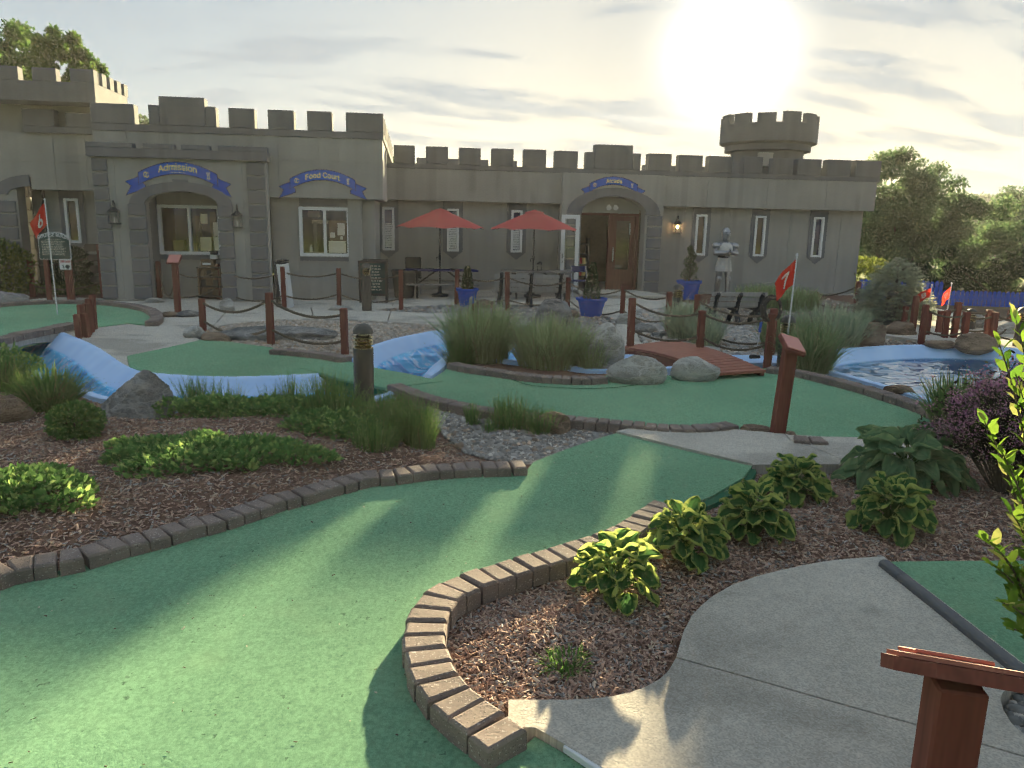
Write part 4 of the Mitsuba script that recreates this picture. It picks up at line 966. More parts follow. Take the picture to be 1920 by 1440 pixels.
# hanging rope loop between the two posts left of the ticket window
tp = (-8.218,17.858,0.859); tq = (-6.745,15.409,1.041)
lt = thing('loose_rope', 'slack rope hanging in a deep loop beside the pale topped post', 'rope')
add('strand', rope_mesh(catenary((tp[0], tp[1], tp[2] * .9), (tq[0], tq[1], tq[2] * .72), 0.55), .017), 'mat_rope', lt)
add('strand', rope_mesh(catenary((tp[0] + .05, tp[1], tp[2] * .3), (tq[0], tq[1], tq[2] * .3), 0.12), .017), 'mat_rope', lt)
lr = thing('span_rope', 'pair of ropes from the pale topped post to the next red post', 'rope')
tr = (-6.946,18.133,0.81)
for L, sg in ((.76, .14), (.28, .08)): add('strand', rope_mesh(catenary((tq[0], tq[1], tq[2] * L), (tr[0], tr[1], tr[2] * (L + .08)), sg), .017), 'mat_rope', lr)
# dark rope bundle on the bridge post
cx, cy, ch = (3.552,10.569,0.745)
a = np.linspace(0, 2 * np.pi, 30)
rc = thing('rope_coil', 'dark rope coil looped over the end post of the red footbridge', 'rope')
for k in range(4):
    add('strand', tube(np.stack([cx + (0.105 + .012 * k) * np.cos(a + k), cy - 0.03 + 0.025 * k + 0.02 * np.sin(3 * a + k), ch + 0.06 + (0.15 + .012 * k) * np.sin(a + k)], 1), 0.014, 7), 'mat_darkwood', rc)

def sign_post(label, x, y, h, w, lean, plate, name='hole_sign', tilt=(0.55, 0.0), rz=0.0):
    t = thing(name, label, 'sign post')
    z = ground_z(x, y)
    R = tilt_rot(0.0, lean)
    add('post', xf(post_mesh(h, w, rz), R, (x, y, z)), 'mat_redwood', t)
    top = np.array([x, y, z]) + R @ [0, 0, h]
    Rp = rotz(rz) @ tilt_rot(*tilt)
    pl = add('plate', xf(box((0, 0, 0.02), plate, b=0.01), Rp, top), 'mat_redwood' if h < 1.2 else 'mat_pink', t)
    add('cover', xf(box((0, 0, 0.02 + plate[2] / 2 + 0.006), (plate[0] * .9, plate[1] * .9, 0.01), b=0.003), Rp, top), 'mat_pink' if True else '', pl)
    return t
p = (2.481,6.929,0.844); sign_post('tall red post with a slanted top plate at the front of the far green', p[0], p[1], p[2], 0.115, 0.055, (0.20, 0.26, 0.045), tilt=(.42, .30), rz=.0)
sign_post('red post with a pale pink sign top left of the ticket window', tq[0], tq[1], tq[2], 0.105, 0.0, (0.26, 0.24, 0.04), tilt=(.75, 0))

# near red pedestal at the lower right
nx, ny, zt = (1.234,1.9,0.694)
t = thing('pedestal_sign', 'large red wooden pedestal with a slanted sign board in the lower right corner', 'sign post')
add('post', cat([box((nx, ny, zt / 2 - .02), (0.125, 0.125, zt + .05), rz=-.20, b=.007)]), 'mat_redwood', t)
Rt = rotz(-0.20) @ rot([1, 0, 0], math.radians(-27)) @ rot([0, 1, 0], math.radians(3))
hx = np.array([[-.185, -.06], [-.10, -.13], [.16, -.13], [.23, -.06], [.23, .07], [.16, .14], [-.10, .14], [-.185, .07]])
bd = add('board', xf(prism(Polygon(hx), 0.038), Rt, (nx + .015, ny + .01, zt - .004)), 'mat_redwood', t)
add('moulding', xf(prism(Polygon(hx * .93), 0.012), Rt, np.array([nx + .015, ny + .01, zt]) + Rt @ [0, 0, .036]), 'mat_deck', bd)
add('tablet', xf(box((-.03, .03, .056), (.20, .16, .012), b=.003), Rt, (nx + .015, ny + .01, zt)), 'mat_deck', bd)

def bollard(label, x, y, h, d=0.205):
    t = thing('bollard_light', label, 'bollard light', 'bollard lights along the course')
    z = ground_z(x, y); r = d / 2; c = (x, y, z)
    add('column', lathe([(r * 1.02, -.03), (r * 1.02, .02), (r, .025), (r, h - .26), (r * .94, h - .255), (0, h - .255)], 32, c), 'mat_bronze', t, smooth=30)
    for k in range(4): add('louvre', lathe([(r * .60, h - .25 + .036 * k), (r * .97, h - .262 + .036 * k), (r * .99, h - .255 + .036 * k), (r * .60, h - .232 + .036 * k)], 32, c), 'mat_louvre', t, smooth=40)
    add('lamp', lathe([(0, h - .26), (r * .5, h - .26), (r * .5, h - .1), (0, h - .1)], 20, c), 'mat_pale', t, smooth=30)
    th = np.linspace(0, np.pi / 2, 9)
    add('dome', lathe([(0, h - .105), (r * 1.0, h - .105)] + [(r * 1.0 * math.cos(q), h - .10 + .10 * math.sin(q)) for q in th[:-1]] + [(0, h)], 32, c), 'mat_bronze', t, smooth=40)
bl = (-1.551,7.878,0.886); bollard('dark bronze bollard light standing in the near left planting bed', *bl, d=.208)
bl = (-3.147,16.473,1.008); bollard('dark bollard light on the plaza in front of the chalkboard', *bl)
bl = (3.15,14.785,0.839); bollard('bollard light beside the blue pot with the spiral shrub', *bl)
bl = (3.829,10.682,0.723); bollard('bollard light among the tall grasses by the number seven flag', *bl)
bl = (7.769,15.851,0.745); bollard('tall bollard light in front of the round spruce', *bl, d=.23)
bl = (9.235,15.504,0.409); bollard('small far bollard light by the blue fence', *bl, d=.2)
bl = (8.576,12.911,0.667); bollard('bollard light at the right edge behind the pond', *bl, d=.21)

# flags
def flag(label, x, y, h, px, sz, num, ang, lean=0.0, rip=1.0):
    t = thing('golf_flag', label, 'flag')
    z = ground_z(x, y) - .03
    top = np.array([x + lean * h, y, z + h])
    add('pole', tube(np.array([[x, y, z], top]), 0.011, 8), 'mat_plastic', t)
    add('finial', lathe([(0, 0), (.018, .01), (.018, .03), (0, .045)], 10, top), 'mat_plastic', t)
    ca, sa = math.cos(ang), math.sin(ang)
    def cloth(a, b, off=0.0):
        # a: along the fly 0..1, b: from the hoist top 0..1; the cloth sags down as it leaves the pole
        a = np.asarray(a, float); b = np.asarray(b, float)
        drop = 0.92 * a * sz[1] * (0.75 + 0.25 * a)
        out = a * sz[0] * (0.50 - 0.12 * b)
        fold = 0.03 * rip * np.sin(a * 7.5 + b * 2.2) * a ** 0.6 + off
        xx = out * ca - fold * sa; yy = out * sa + fold * ca
        zz = -0.03 - b * sz[1] * (0.95 - 0.25 * a) - drop
        return np.stack([top[0] - lean * (-zz) + xx, top[1] + yy, top[2] + zz], -1)
    na, nb = 18, 14
    A, B = np.meshgrid(np.linspace(0, 1, na), np.linspace(0, 1, nb))
    v = cloth(A.ravel(), B.ravel()); i, j = np.meshgrid(np.arange(nb - 1), np.arange(na - 1), indexing='ij')
    f = np.stack([i * na + j, i * na + j + 1, (i + 1) * na + j + 1, (i + 1) * na + j], -1).reshape(-1, 4)
    cl = add('cloth', (v, np.vstack([f[:, [0, 1, 2]], f[:, [0, 2, 3]]])), 'mat_flag', t, smooth=True)
    if num:
        m = meshkit.text_mesh(num, 0.55, 0.001, True); m = m.subdivide_to_size(0.05) if hasattr(m, 'subdivide_to_size') else m
        q = np.array(m.vertices); w = q[:, 0].max()
        a = 0.52 + (w / 2 - q[:, 0]) * 0.85; b = 0.80 - q[:, 1]
        off = np.where(q[:, 2] > 0.0005, 0.012, 0.006)
        add('number', (cloth(a, b, off), np.array(m.faces)), 'mat_flagtext', cl)
f_ = (-8.7,14.602,2.144); flag('red flag with number 6 on a white pole on the left green', f_[0], f_[1], f_[2], -1, (0.62, 0.42), '6', math.pi, lean=-0.012)
f_ = (3.771,10.513,1.561); flag('red flag with number 7 on a pole behind the red sign post', f_[0], f_[1], f_[2], -1, (0.56, 0.36), '7', math.pi + .1, lean=.02)
f_ = (8.397,15.616,0.863); flag('small red flag blowing left in front of the blue fence', f_[0], f_[1], f_[2], -1, (0.62, 0.20), '8', math.pi, lean=.03)
f_ = (8.826,15.684,0.898); flag('small red flag hanging limp at the right of the other far flag', f_[0], f_[1], f_[2], -1, (0.34, 0.26), '9', math.pi, lean=.03)

# direction sign, rules board, little notice
sx, sy, sh = (-9.557,17.955,1.192)
t = thing('finger_post', 'red post with four dark wooden arrow boards by the ticket portal', 'sign')
add('post', post_mesh(sh + .02, .12, 0, None, (sx, sy, 0)), 'mat_redwood', t)
arrow = lambda L, h, pt: Polygon([(-L * .45, -h / 2), (-L * .52, 0), (-L * .45, h / 2), (L * .40, h / 2), (L * .40 + pt, 0), (L * .40, -h / 2)])
for z, L, h, pt, dx, m in [(1.13, .80, .17, .05, -.02, 'mat_darkwood'), (.90, .74, .15, .17, .02, 'mat_darkwood'), (.64, .74, .17, .20, .05, 'mat_greywood'), (.40, .78, .15, .20, .06, 'mat_darkwood')]:
    v, f = prism(arrow(L, h, pt), .03); v = np.stack([v[:, 0] + sx + dx, sy + .10 - v[:, 2], v[:, 1] + z], 1)
    add('arrow_board', (v, f), 'mat_darkwood', t)
t = thing('rules_board', 'dark green board with white lettering reading Course Rules on red posts', 'sign')
ux, uz = (-7.81,1.17)
W, Hh = 0.62, 0.52
bo = Polygon([(-W / 2, -Hh / 2), (W / 2, -Hh / 2), (W / 2, Hh * .36)] + [(W * .40 * math.cos(q), Hh * .40 + .10 * math.sin(q)) for q in np.linspace(0.05, math.pi - .05, 13)] + [(-W / 2, Hh * .36)])
add('edge', fpoly(aff.translate(bo.buffer(.014), ux, uz), 18.24, .03), 'mat_plastic', t)
add('board', fpoly(aff.translate(bo, ux, uz), 18.215, .02), 'mat_signgreen', t)
m = meshkit.text_mesh('COURSE RULES', 0.075, .004, True); v, f = tm(m); v = v * [.86, 1, 1]; xm = v[:, 0].max()
x = v[:, 0] - xm / 2
add('lettering', fmesh((np.stack([x + ux, 18.19 - v[:, 2], v[:, 1] + uz + .175 + .05 * (1 - (x / .28) ** 2)], 1), f)), 'mat_plastic', t)
lines = []
r2 = random.Random(4)
for k in range(9):
    x = -.25; z = .115 - .036 * k
    while x < .14 + .1 * r2.random():
        w = r2.uniform(.015, .05); lines.append(fbox(ux + x, ux + x + w, 18.185, 18.19, uz + z, uz + z + r2.uniform(.011, .018))); x += w + .012
add('small_print', cat(lines + [fbox(ux - .16, ux + .16, 18.185, 18.19, uz + .155, uz + .163)]), 'mat_pale', t)
for s in (-.24, .24): add('post', fbox(ux + s - .045, ux + s + .045, 18.245, 18.335, -.05, uz - .1, b=.006), 'mat_redwood', t)
t = thing('notice_board', 'small white notice with red heading and a black ball below the rules board', 'sign')
ux, uz = (-7.37,0.83)
add('board', fbox(ux - .115, ux + .115, 17.6, 17.615, uz - .11, uz + .11, b=.004), 'mat_plastic', t)
add('heading', cat([fbox(ux - .09 + .022 * k, ux - .09 + .022 * k + .015, 17.594, 17.6, uz + .04, uz + .085) for k in range(9) if k != 4]), 'mat_red', t)
m = meshkit.text_mesh('1', .07, .004, True); v, f = tm(m)
add('numeral', fmesh((np.stack([v[:, 0] + ux - .07, 17.598 - v[:, 2], v[:, 1] + uz - .075], 1), f)), 'mat_black', t)
add('ball_mark', fpoly(Point(ux + .045, uz - .045).buffer(.042), 17.6, .005), 'mat_black', t)
add('post', fbox(ux - .04, ux + .04, 17.617, 17.69, -.05, uz + .02, b=.005), 'mat_redwood', t)

# palisade of stubs at the left bridge
t = thing('palisade', 'cluster of short red stub posts at the end of the stone bridge', 'fence')
for (px, py, h) in [(-7.08,12.891,0.568), (-6.936,12.523,0.544), (-6.822,12.232,0.498), (-6.84,12.11,0.494), (-6.784,11.886,0.369), (-6.726,12.01,0.372)]:
    add('stub', xf(post_mesh(h, .085, rng.uniform(-.4, .4)), tilt_rot(rng.normal(0, .02), rng.normal(0, .02)), (px, py, 0)), 'mat_redwood', t)
# low stone bridge on the left
t = thing('stone_bridge', 'low stone bridge with brick coping over the stream at the left edge', 'bridge')
cl = smooth_line(np.array([(-7.341,9.256),(-7.39,10.267),(-7.437,11),(-7.439,11.625),(-7.375,12.211),(-7.353,12.782)]), 6)
seg = np.linalg.norm(np.diff(cl, axis=0), axis=1); s_ = np.concatenate([[0], np.cumsum(seg)])
n_ = int(s_[-1] / .235)
for i in range(n_):
    q = (i + .5) / n_ * s_[-1]; c = np.array([np.interp(q, s_, cl[:, k]) for k in (0, 1)]); c2 = np.array([np.interp(q + .05, s_, cl[:, k]) for k in (0, 1)]); tt = (c2 - c); tt /= np.linalg.norm(tt) + 1e-9
    if i == n_ - 1: tt = prev
    prev = tt
    add('coping_brick', block(c, tt, .215, .24, .10 + rng.normal(0, .004), 0, 0.02), 'mat_paver', t)
al = []
ws = []
for i in range(len(cl)):
    q = s_[i] / s_[-1]
    zb = -0.36 + 0.30 * math.sin(min(1, max(0, (q - .25) / .75)) * math.pi) ** .6 if .25 < q < 1 else -0.36
    ws.append((cl[i], zb))
v, f = [], []
tgs = np.gradient(cl, axis=0); tgs /= np.linalg.norm(tgs, axis=1, keepdims=True); nn = np.stack([tgs[:, 1], -tgs[:, 0]], 1)
for i, (c, zb) in enumerate(ws):
    for off in (.10, -.10):
        for z in (0.018, min(zb, -.03)): v.append([*(c + nn[i] * off), z])
for i in range(len(ws) - 1):
    a, b = 4 * i, 4 * i + 4
    for q in ([a, a + 1, b + 1, b], [a + 2, b + 2, b + 3, a + 3], [a + 1, a + 3, b + 3, b + 1], [a, b, b + 2, a + 2]): f += [[q[0], q[1], q[2]], [q[0], q[2], q[3]]]
add('arch_wall', (np.array(v), np.array(f)), 'mat_concrete', t)
dk = poly(cl, np.array([(-7.13,13.087),(-7.748,13.486),(-8.859,13.754),(-10.893,13.411)]))
add('deck_slab', xf(prism(dk.buffer(-.11), .10), None, (0, 0, -.13)), 'mat_concrete', t)

# red footbridge
t = thing('footbridge', 'red plank footbridge without kerbs between the boulders on the far green', 'bridge')
A_, B_, C_, D_ = [np.array(q) for q in ((1.627,11.581), (2.598,12.374), (3.308,9.855), (2.606,9.559))]
N_ = 19
for i in range(N_):
    u0, u1 = i / N_, (i + 1) / N_
    h0 = .05 + .06 * math.sin(math.pi * (i + .5) / N_)
    e = 0.006 / 2
    p4 = [A_ + (D_ - A_) * u0, B_ + (C_ - B_) * u0, B_ + (C_ - B_) * u1, A_ + (D_ - A_) * u1]
    pl_ = Polygon(p4).buffer(-e, join_style=2)
    add('plank', xf(prism(pl_, .035), None, (0, 0, h0)), 'mat_deck', t)
for P0, P1 in ((A_, D_), (B_, C_)):
    k = np.linspace(0, 1, 12); path = P0 + (P1 - P0) * k[:, None]; ctr = (A_ + B_ + C_ + D_) / 4
    ms = []
    for i in range(11):
        q0, q1 = path[i], path[i + 1]; mid = (q0 + q1) / 2; d = q1 - q0
        hz = .05 + .06 * math.sin(math.pi * (i + .5) / 11)
        ms.append(box((*(mid + (ctr - mid) * .05), hz - .10), (np.linalg.norm(d) * 1.02, .06, .19), rz=math.atan2(d[1], d[0])))
    add('beam', cat(ms), 'mat_redwood', t)

# edging strips
c1, c2 = np.array((2.132,4.067)), np.array((2.224,2.965)); c3 = c1 + (c2 - c1) * 1.5
t = thing('rubber_edging', 'dark grey rounded edging strip between the concrete path and the right green', 'edging')
cm = c1 + (c2 - c1) * .16
for a_, b_ in ((c1, cm - (c2 - c1) * .002), (cm + (c2 - c1) * .002, c3)):
    d = (b_ - a_); L = np.linalg.norm(d); ang = math.atan2(d[1], d[0])
    prof = Polygon([(-.034, 0)] + [(.034 * math.cos(q), .035 + .022 * math.sin(q)) for q in np.linspace(math.pi, 0, 9)] + [(.034, 0)])
    v, f = prism(prof, L); v = np.stack([v[:, 2], v[:, 0], v[:, 1] - .0], 1)[:, [0, 1, 2]]
    v = np.stack([v[:, 0], -v[:, 1], v[:, 2]], 1)
    add('strip', (v @ rotz(ang).T + [*a_, .02], f), 'mat_rubber', t, smooth=40)
e1, e2 = np.array((0.233,2.501)), np.array((0.447,2.275)); d = e2 - e1
add('white_edging', box((*(e1 + e2) / 2 + np.array([-.012, -.004]), .012), (np.linalg.norm(d), .022, .03), rz=math.atan2(d[1], d[0]), b=.004), 'mat_plastic', label='short white plastic edging strip at the bottom edge between green and concrete', cat='edging')

# ---------------------------------------------------------------- plaza furniture
def umbrella(label, u, D, ztop, zrim, r, ph):
    t = thing('parasol', label, 'umbrella', 'red parasols over the picnic tables')
    c = fw(u, D, 0)
    n, m = 8, 7
    V, F = [], []
    for k in range(n):
        vs = []
        for i in range(m):
            q = i / (m - 1)
            rr = 0.10 + (r - .10) * q
            z = ztop - .03 + (zrim - ztop + .03) * (0.86 * q + 0.14 * q * q)
            row = []
            for j in range(6):
                s = j / 5; a = ph + (k + s) * 2 * np.pi / n
                mid = 1 - (2 * s - 1) ** 2
                cr = math.cos(np.pi / n) / math.cos((s - .5) * 2 * np.pi / n)
                row.append([rr * (cr * .45 + .55) * math.cos(a), rr * (cr * .45 + .55) * math.sin(a), z + mid * (0.035 * q * q) ])
            vs += row
        o = len(V); V += vs
        for i in range(m - 1):
            for j in range(5):
                a_ = o + i * 6 + j; F += [[a_, a_ + 6, a_ + 7], [a_, a_ + 7, a_ + 1]]
    add('canopy', (np.array(V) + c, np.array(F)), 'mat_umbrella', t, smooth=20)
    vv = []
    for k in range(n):
        a0, a1 = ph + k * 2 * np.pi / n, ph + (k + 1) * 2 * np.pi / n
        o = len(vv); vv += [[0, 0, ztop + .015], [.24 * math.cos(a0), .24 * math.sin(a0), ztop - .085], [.24 * math.cos(a1), .24 * math.sin(a1), ztop - .085], [.25 * math.cos((a0 + a1) / 2), .25 * math.sin((a0 + a1) / 2), ztop - .055]]
    ff = []
    for k in range(n): ff += [[4 * k, 4 * k + 1, 4 * k + 3], [4 * k, 4 * k + 3, 4 * k + 2]]
    add('vent', (np.array(vv) + c, np.array(ff)), 'mat_umbrella', t)
    for k in range(n):
        a = ph + k * 2 * np.pi / n
        add('rib', tube(np.array([c + [0, 0, ztop - .06], c + [r * .98 * math.cos(a), r * .98 * math.sin(a), zrim - .015]]), .008, 5), 'mat_black', t)
    add('pole', lathe([(.02, 0), (.02, ztop - .02), (0, ztop - .02)], 12, c), 'mat_black', t, smooth=30)
    add('base', lathe([(.22, 0), (.22, .05), (.06, .08), (.035, .3), (0, .3)], 20, c), 'mat_black', t, smooth=30)
    add('crank', cat([box(c + np.array([0, -.03, 1.0]), (.06, .08, .12), b=.01), tube(np.array([c + [0, -.07, 1.0], c + [-.07, -.09, 1.0], c + [-.07, -.09, .92]]), .009, 6)]), 'mat_black', t)
umbrella('left red parasol over the dark picnic table', 0.66, 20.0, 2.20, 1.72, 1.14, .18)
umbrella('right red parasol beside the open white door', 3.08, 20.0, 2.22, 1.72, 1.14, .30)
def picnic(label, u, D, L, mtop, zt=.68, zb=.36):
    t = thing('picnic_table', label, 'table', 'picnic tables under the parasols')
    for k in range(4): add('top_plank', fbox(u - L / 2, u + L / 2, D - .36 + .185 * k, D - .36 + .185 * k + .172, zt - .03, zt, b=.004), mtop, t)
    for s in (-.78, .62): add('bench_plank', fbox(u - L / 2 + .02, u + L / 2 - .02, D + s - .02, D + s + .2, zb - .03, zb, b=.004), 'mat_greywood', t)
    for s in (-1, 1):
        x = u + s * (L / 2 - .3)
        for q in (-1, 1):
            p0 = fw(x, D + q * .62, 0); p1 = fw(x, D + q * .2, zt - .03)
            add('leg', tube(np.array([p0, p1]), .028, 6), 'mat_darkwood', t)
        add('cross_bar', fbox(x - .02, x + .02, D - .8, D + .8, zb - .10, zb - .03), 'mat_darkwood', t)
        add('brace', tube(np.array([fw(x, D, zb - .06), fw(u + s * .15, D, zt - .04)]), .022, 6), 'mat_darkwood', t)
picnic('dark blue picnic table under the left parasol', .70, 20.0, 1.85, 'mat_blueprint')
picnic('weathered grey picnic table under the right parasol', 3.20, 20.0, 1.85, 'mat_greywood')
t = thing('table_lantern', 'small dark lantern standing on the grey picnic table', 'lantern'); c = fw(3.22, 19.8, .685)
add('cage', cat([box(c + np.array([x, y, .09]), (.012, .012, .18)) for x in (-.05, .05) for y in (-.05, .05)] + [box(c + np.array([0, 0, .006]), (.13, .13, .012)), xf(lathe([(.085, .18), (.02, .24), (0, .25)], 4), None, c)]), 'mat_black', t)
add('bowl', lathe([(0, 0), (.05, 0), (.07, .04), (.065, .045), (0, .02)], 14, fw(.98, 19.7, .685)), 'mat_black', smooth=30, label='small dark bowl on the dark blue picnic table', cat='bowl')

def bench(label, c, rz, L, h=0.62, slats=4):
    t = thing('park_bench', label, 'bench', 'grey slatted benches with black supports')
    R = rotz(rz)
    for k in range(slats): add('back_slat', xf(box((0, .16 + .035 * k, .40 + .10 * k), (L, .03, .085), b=.006), R, c), 'mat_bench', t)
    for k in range(3): add('seat_slat', xf(box((0, -.22 + .125 * k, .335), (L, .11, .035), b=.006), R, c), 'mat_bench', t)
    for x in (-L * .40, 0.0, L * .40):
        add('support', xf(cat([tube(np.array([(x, .10, .25), (x, .20, .5), (x, .31, h + .16)]), [.05, .045, .04], 7), tube(np.array([(x, .10, .27), (x, -.12, .29), (x, -.28, .29)]), .042, 7), tube(np.array([(x, -.26, 0), (x, -.18, .14), (x, .02, .24)]), [.05, .05, .05], 7), tube(np.array([(x, .30, 0), (x, .22, .12), (x, .08, .25)]), .05, 7)]), R, c), 'mat_black', t, smooth=40)
bp = fw(2.66, 17.75, 0); bench('grey slatted bench with its back to the course in front of the tables', bp, PSI + math.pi, 1.72)
bp = (4.434,15.477); bench('grey slatted bench on the pale gravel right of the footbridge', (bp[0], bp[1], 0), 0.12 + math.pi, 1.15, .46, 3)

# bins, chalkboard, chair, stand
t = thing('ash_bin', 'leaning white cylinder bin with a dark round mouth by the food window', 'bin'); b0 = (-4.927,16.766,0.957)
R = tilt_rot(.14, -.05)
add('body', xf(lathe([(.13, 0), (.13, .98), (.115, .98), (.115, .75), (0, .75)], 24), R, (b0[0], b0[1], 0)), 'mat_plastic', t, smooth=30)
add('rim', xf(lathe([(.135, .96), (.15, .97), (.15, 1.01), (.10, 1.01), (.10, .8), (0, .8)], 24), R, (b0[0], b0[1], 0)), 'mat_black', t, smooth=30)
add('sleeve', xf(lathe([(.12, 0), (.12, .9), (0, .9)], 16), None, (b0[0] - .16, b0[1] + .08, 0)), 'mat_darkwood', t, smooth=30)
t = thing('chalkboard', 'dark framed sandwich chalkboard behind the plaza bollard', 'sign'); ux, uz = (-0.94,0.58)
for s, o in ((-1, 0), (1, .5)):
    Rr = rot([1, 0, 0], s * -.2)
    fr = fmesh(xf(cat([box((x, 0, .5), (.05, .03, 1.0)) for x in (-.3, .3)] + [box((0, 0, z), (.56, .03, .05)) for z in (.2, .97)]), Rr, (ux, 18.2 + o, 0)))
    add('frame', fr, 'mat_darkwood', t)
    add('slate', fmesh(xf(box((0, .002, .585), (.55, .012, .72)), Rr, (ux, 18.2 + o, 0))), 'mat_signgreen', t)
m_ = []
for k in range(9):
    x = -.22
    while x < .15: w = r2.uniform(.03, .08); m_.append(box((x + w / 2, -.008, .88 - .07 * k), (w, .003, .022))); x += w + .02
add('chalk_writing', fmesh(xf(cat(m_), rot([1, 0, 0], .2), (ux, 18.2, 0))), 'mat_pale', t)
t = thing('dark_tub', 'dark plastic tub beside the chalkboard', 'bin'); c = fw(-.25, 19.6, 0)
add('body', lathe([(.24, 0), (.30, .62), (.32, .64), (.32, .68), (.27, .68), (.24, .1), (0, .1)], 24, c), 'mat_black', t, smooth=30)
t = thing('patio_chair', 'dark moulded chair at the left end of the blue picnic table', 'chair'); c = fw(-.02, 20.6, 0)
add('seat', xf(box((0, 0, .43), (.44, .42, .03), b=.01), FR, c), 'mat_black', t)
add('backrest', xf(box((0, .2, .70), (.42, .03, .5), b=.012), FR, c), 'mat_black', t)
for x in (-.19, .19):
    for y in (-.18, .18): add('leg', xf(box((x, y, .21), (.03, .03, .42)), FR, c), 'mat_steel_dark', t)
t = thing('folding_chair', 'light metal folding chair folded beside the door pot', 'chair'); c = fw(4.35, 20.2, 0)
for x in (-.2, .2):
    add('leg', xf(cat([tube(np.array([(x, -.25, 0), (x, .15, .8)]), .013, 6), tube(np.array([(x, .25, 0), (x, -.1, .45)]), .013, 6)]), FR, c), 'mat_steel', t)
add('seat', xf(box((0, 0, .42), (.4, .36, .025), b=.008), FR, c), 'mat_blueprint', t); add('backrest', xf(box((0, .15, .72), (.4, .02, .16), b=.006), FR, c), 'mat_blueprint', t)
t = thing('brochure_stand', 'brown wooden leaflet stand under the ticket window', 'stand'); ux, uz = (-4.72,0.5)
add('case', cat([fbox(ux - .26, ux - .23, 18.7, 19.05, 0, .74), fbox(ux + .23, ux + .26, 18.7, 19.05, 0, .74), fbox(ux - .23, ux + .23, 19.0, 19.05, 0, .74)]), 'mat_cork', t)
for z in (.05, .28, .5, .72): add('shelf', fbox(ux - .27, ux + .27, 18.69, 19.05, z, z + .025), 'mat_darkwood', t)
for i in range(9):
    add('leaflet', fbox(ux - .2 + .14 * (i % 3), ux - .1 + .14 * (i % 3), 18.75, 18.78, .09 + .22 * (i // 3), .23 + .22 * (i // 3)), ['mat_amber', 'mat_darkwood', 'mat_cork', 'mat_black'][i % 4], t)
t = thing('collection_box', 'small dark box with white labels on top of the leaflet stand', 'box')
add('box', fbox(ux - .18, ux + .1, 18.75, 19.0, .746, .92, b=.01), 'mat_cork', t); add('label_strip', fbox(ux - .14, ux + .04, 18.742, 18.75, .79, .84), 'mat_plastic', t)
t = thing('card_reader', 'dark gadget on a white block at the right corner of the ticket sill', 'device')
add('body', fbox(ux + .02, ux + .17, 18.8, 18.95, .925, 1.02, b=.01), 'mat_plastic', t); add('head', fbox(ux + .03, ux + .19, 18.78, 18.9, 1.025, 1.12, b=.02), 'mat_black', t)

# blue pots
def pot(label, c, r, h, plant):
    t = thing('blue_pot', label, 'plant pot', 'glazed blue pots on the plaza')
    add('pot', lathe([(r * .68, 0), (r * .92, h * .78), (r * .93, h * .82), (r * 1.06, h * .86), (r * 1.08, h), (r * .93, h), (r * .88, h * .86), (0, h * .84)], 30, c), 'mat_pot', t, smooth=30)
    add('soil', lathe([(0, h * .85), (r * .89, h * .855)], 20, c)[0:2], 'mat_soil', t)
    return t
pot('glazed blue pot with a small conifer behind the rope posts', np.array([*(-1.058,17.523), 0]), .24, .42, 0)
pot('wide glazed blue pot in front of the arcade door', np.array([*(1.642,16.256), 0]), .31, .38, 0)
pot('tall glazed blue pot holding the spiral shrub', np.array([*(4.63,20.489), 0]), .31, .50, 0)

# putter leaning on the bridge post
px_, py_ = (3.427,10.719)
t = thing('putter', 'golf putter with blue grip leaning against the footbridge end post', 'golf club')
top_ = np.array((3.528,10.9,0.616))
add('shaft', tube(np.array([[px_, py_, .09], top_]), .009, 6), 'mat_steel', t)
dd = top_ - np.array([px_, py_, .09])
add('grip', tube(np.array([np.array([px_, py_, .09]) + dd * .68, top_ + dd * .02]), .020, 8), 'mat_pot', t)
add('head', xf(hull_chain([(((-.05, 0, 0), .03), ((.06, 0, 0), .022))], .02, 2), None, (px_ - .01, py_, .115)), 'mat_black', t, smooth=True)

# ---------------------------------------------------------------- knight statue
kc = fw(8.50, 20.6, 0)
t = thing('knight_statue', 'suit of armour statue in white tabard holding a sword point down by the wall', 'statue')
k_ = lambda m: xf(m, FR, kc)
body = hull_chain([(((0, 0, 1.02), .145), ((0, 0, 1.36), .17)), (((-.15, 0, 1.40), .10), ((.15, 0, 1.40), .10)), (((0, 0, 1.40), .10), ((0, 0, 1.55), .06)), (((0, 0, 1.02), .14), ((0, 0, .92), .15)),
    (((-.10, 0, .90), .105), ((-.14, -.02, .50), .07)), (((-.14, -.02, .50), .068), ((-.17, 0, .10), .045)), (((.10, 0, .90), .105), ((.13, -.02, .50), .07)), (((.13, -.02, .50), .068), ((.15, 0, .10), .045)),
    (((-.24, 0, 1.38), .075), ((-.31, -.08, 1.18), .06)), (((-.31, -.08, 1.18), .058), ((-.05, -.30, 1.22), .042)), (((.24, 0, 1.38), .075), ((.31, -.08, 1.18), .06)), (((.31, -.08, 1.18), .058), ((.05, -.30, 1.22), .042))], .03, 6)
add('body', k_(body), 'mat_steel_dark', t, smooth=True)
th = np.linspace(0, np.pi, 12)
add('helmet', k_(xf(lathe([(0.10, 1.56), (.115, 1.62), (.125, 1.70), (.12, 1.77), (.09, 1.84), (.04, 1.88), (0, 1.89)], 22), rot([1, 0, 0], 0.0) , (0, -.01, 0))), 'mat_steel', t, smooth=40)
vis = trimesh.convex.convex_hull(np.array([[-.12, -.02, 1.75], [.12, -.02, 1.75], [-.11, -.03, 1.65], [.11, -.03, 1.65], [0, -.19, 1.70], [0, -.15, 1.63], [0, -.14, 1.76], [-.07, -.12, 1.75], [.07, -.12, 1.75]]))
add('visor', k_(tm(vis)), 'mat_steel', t, smooth=20)
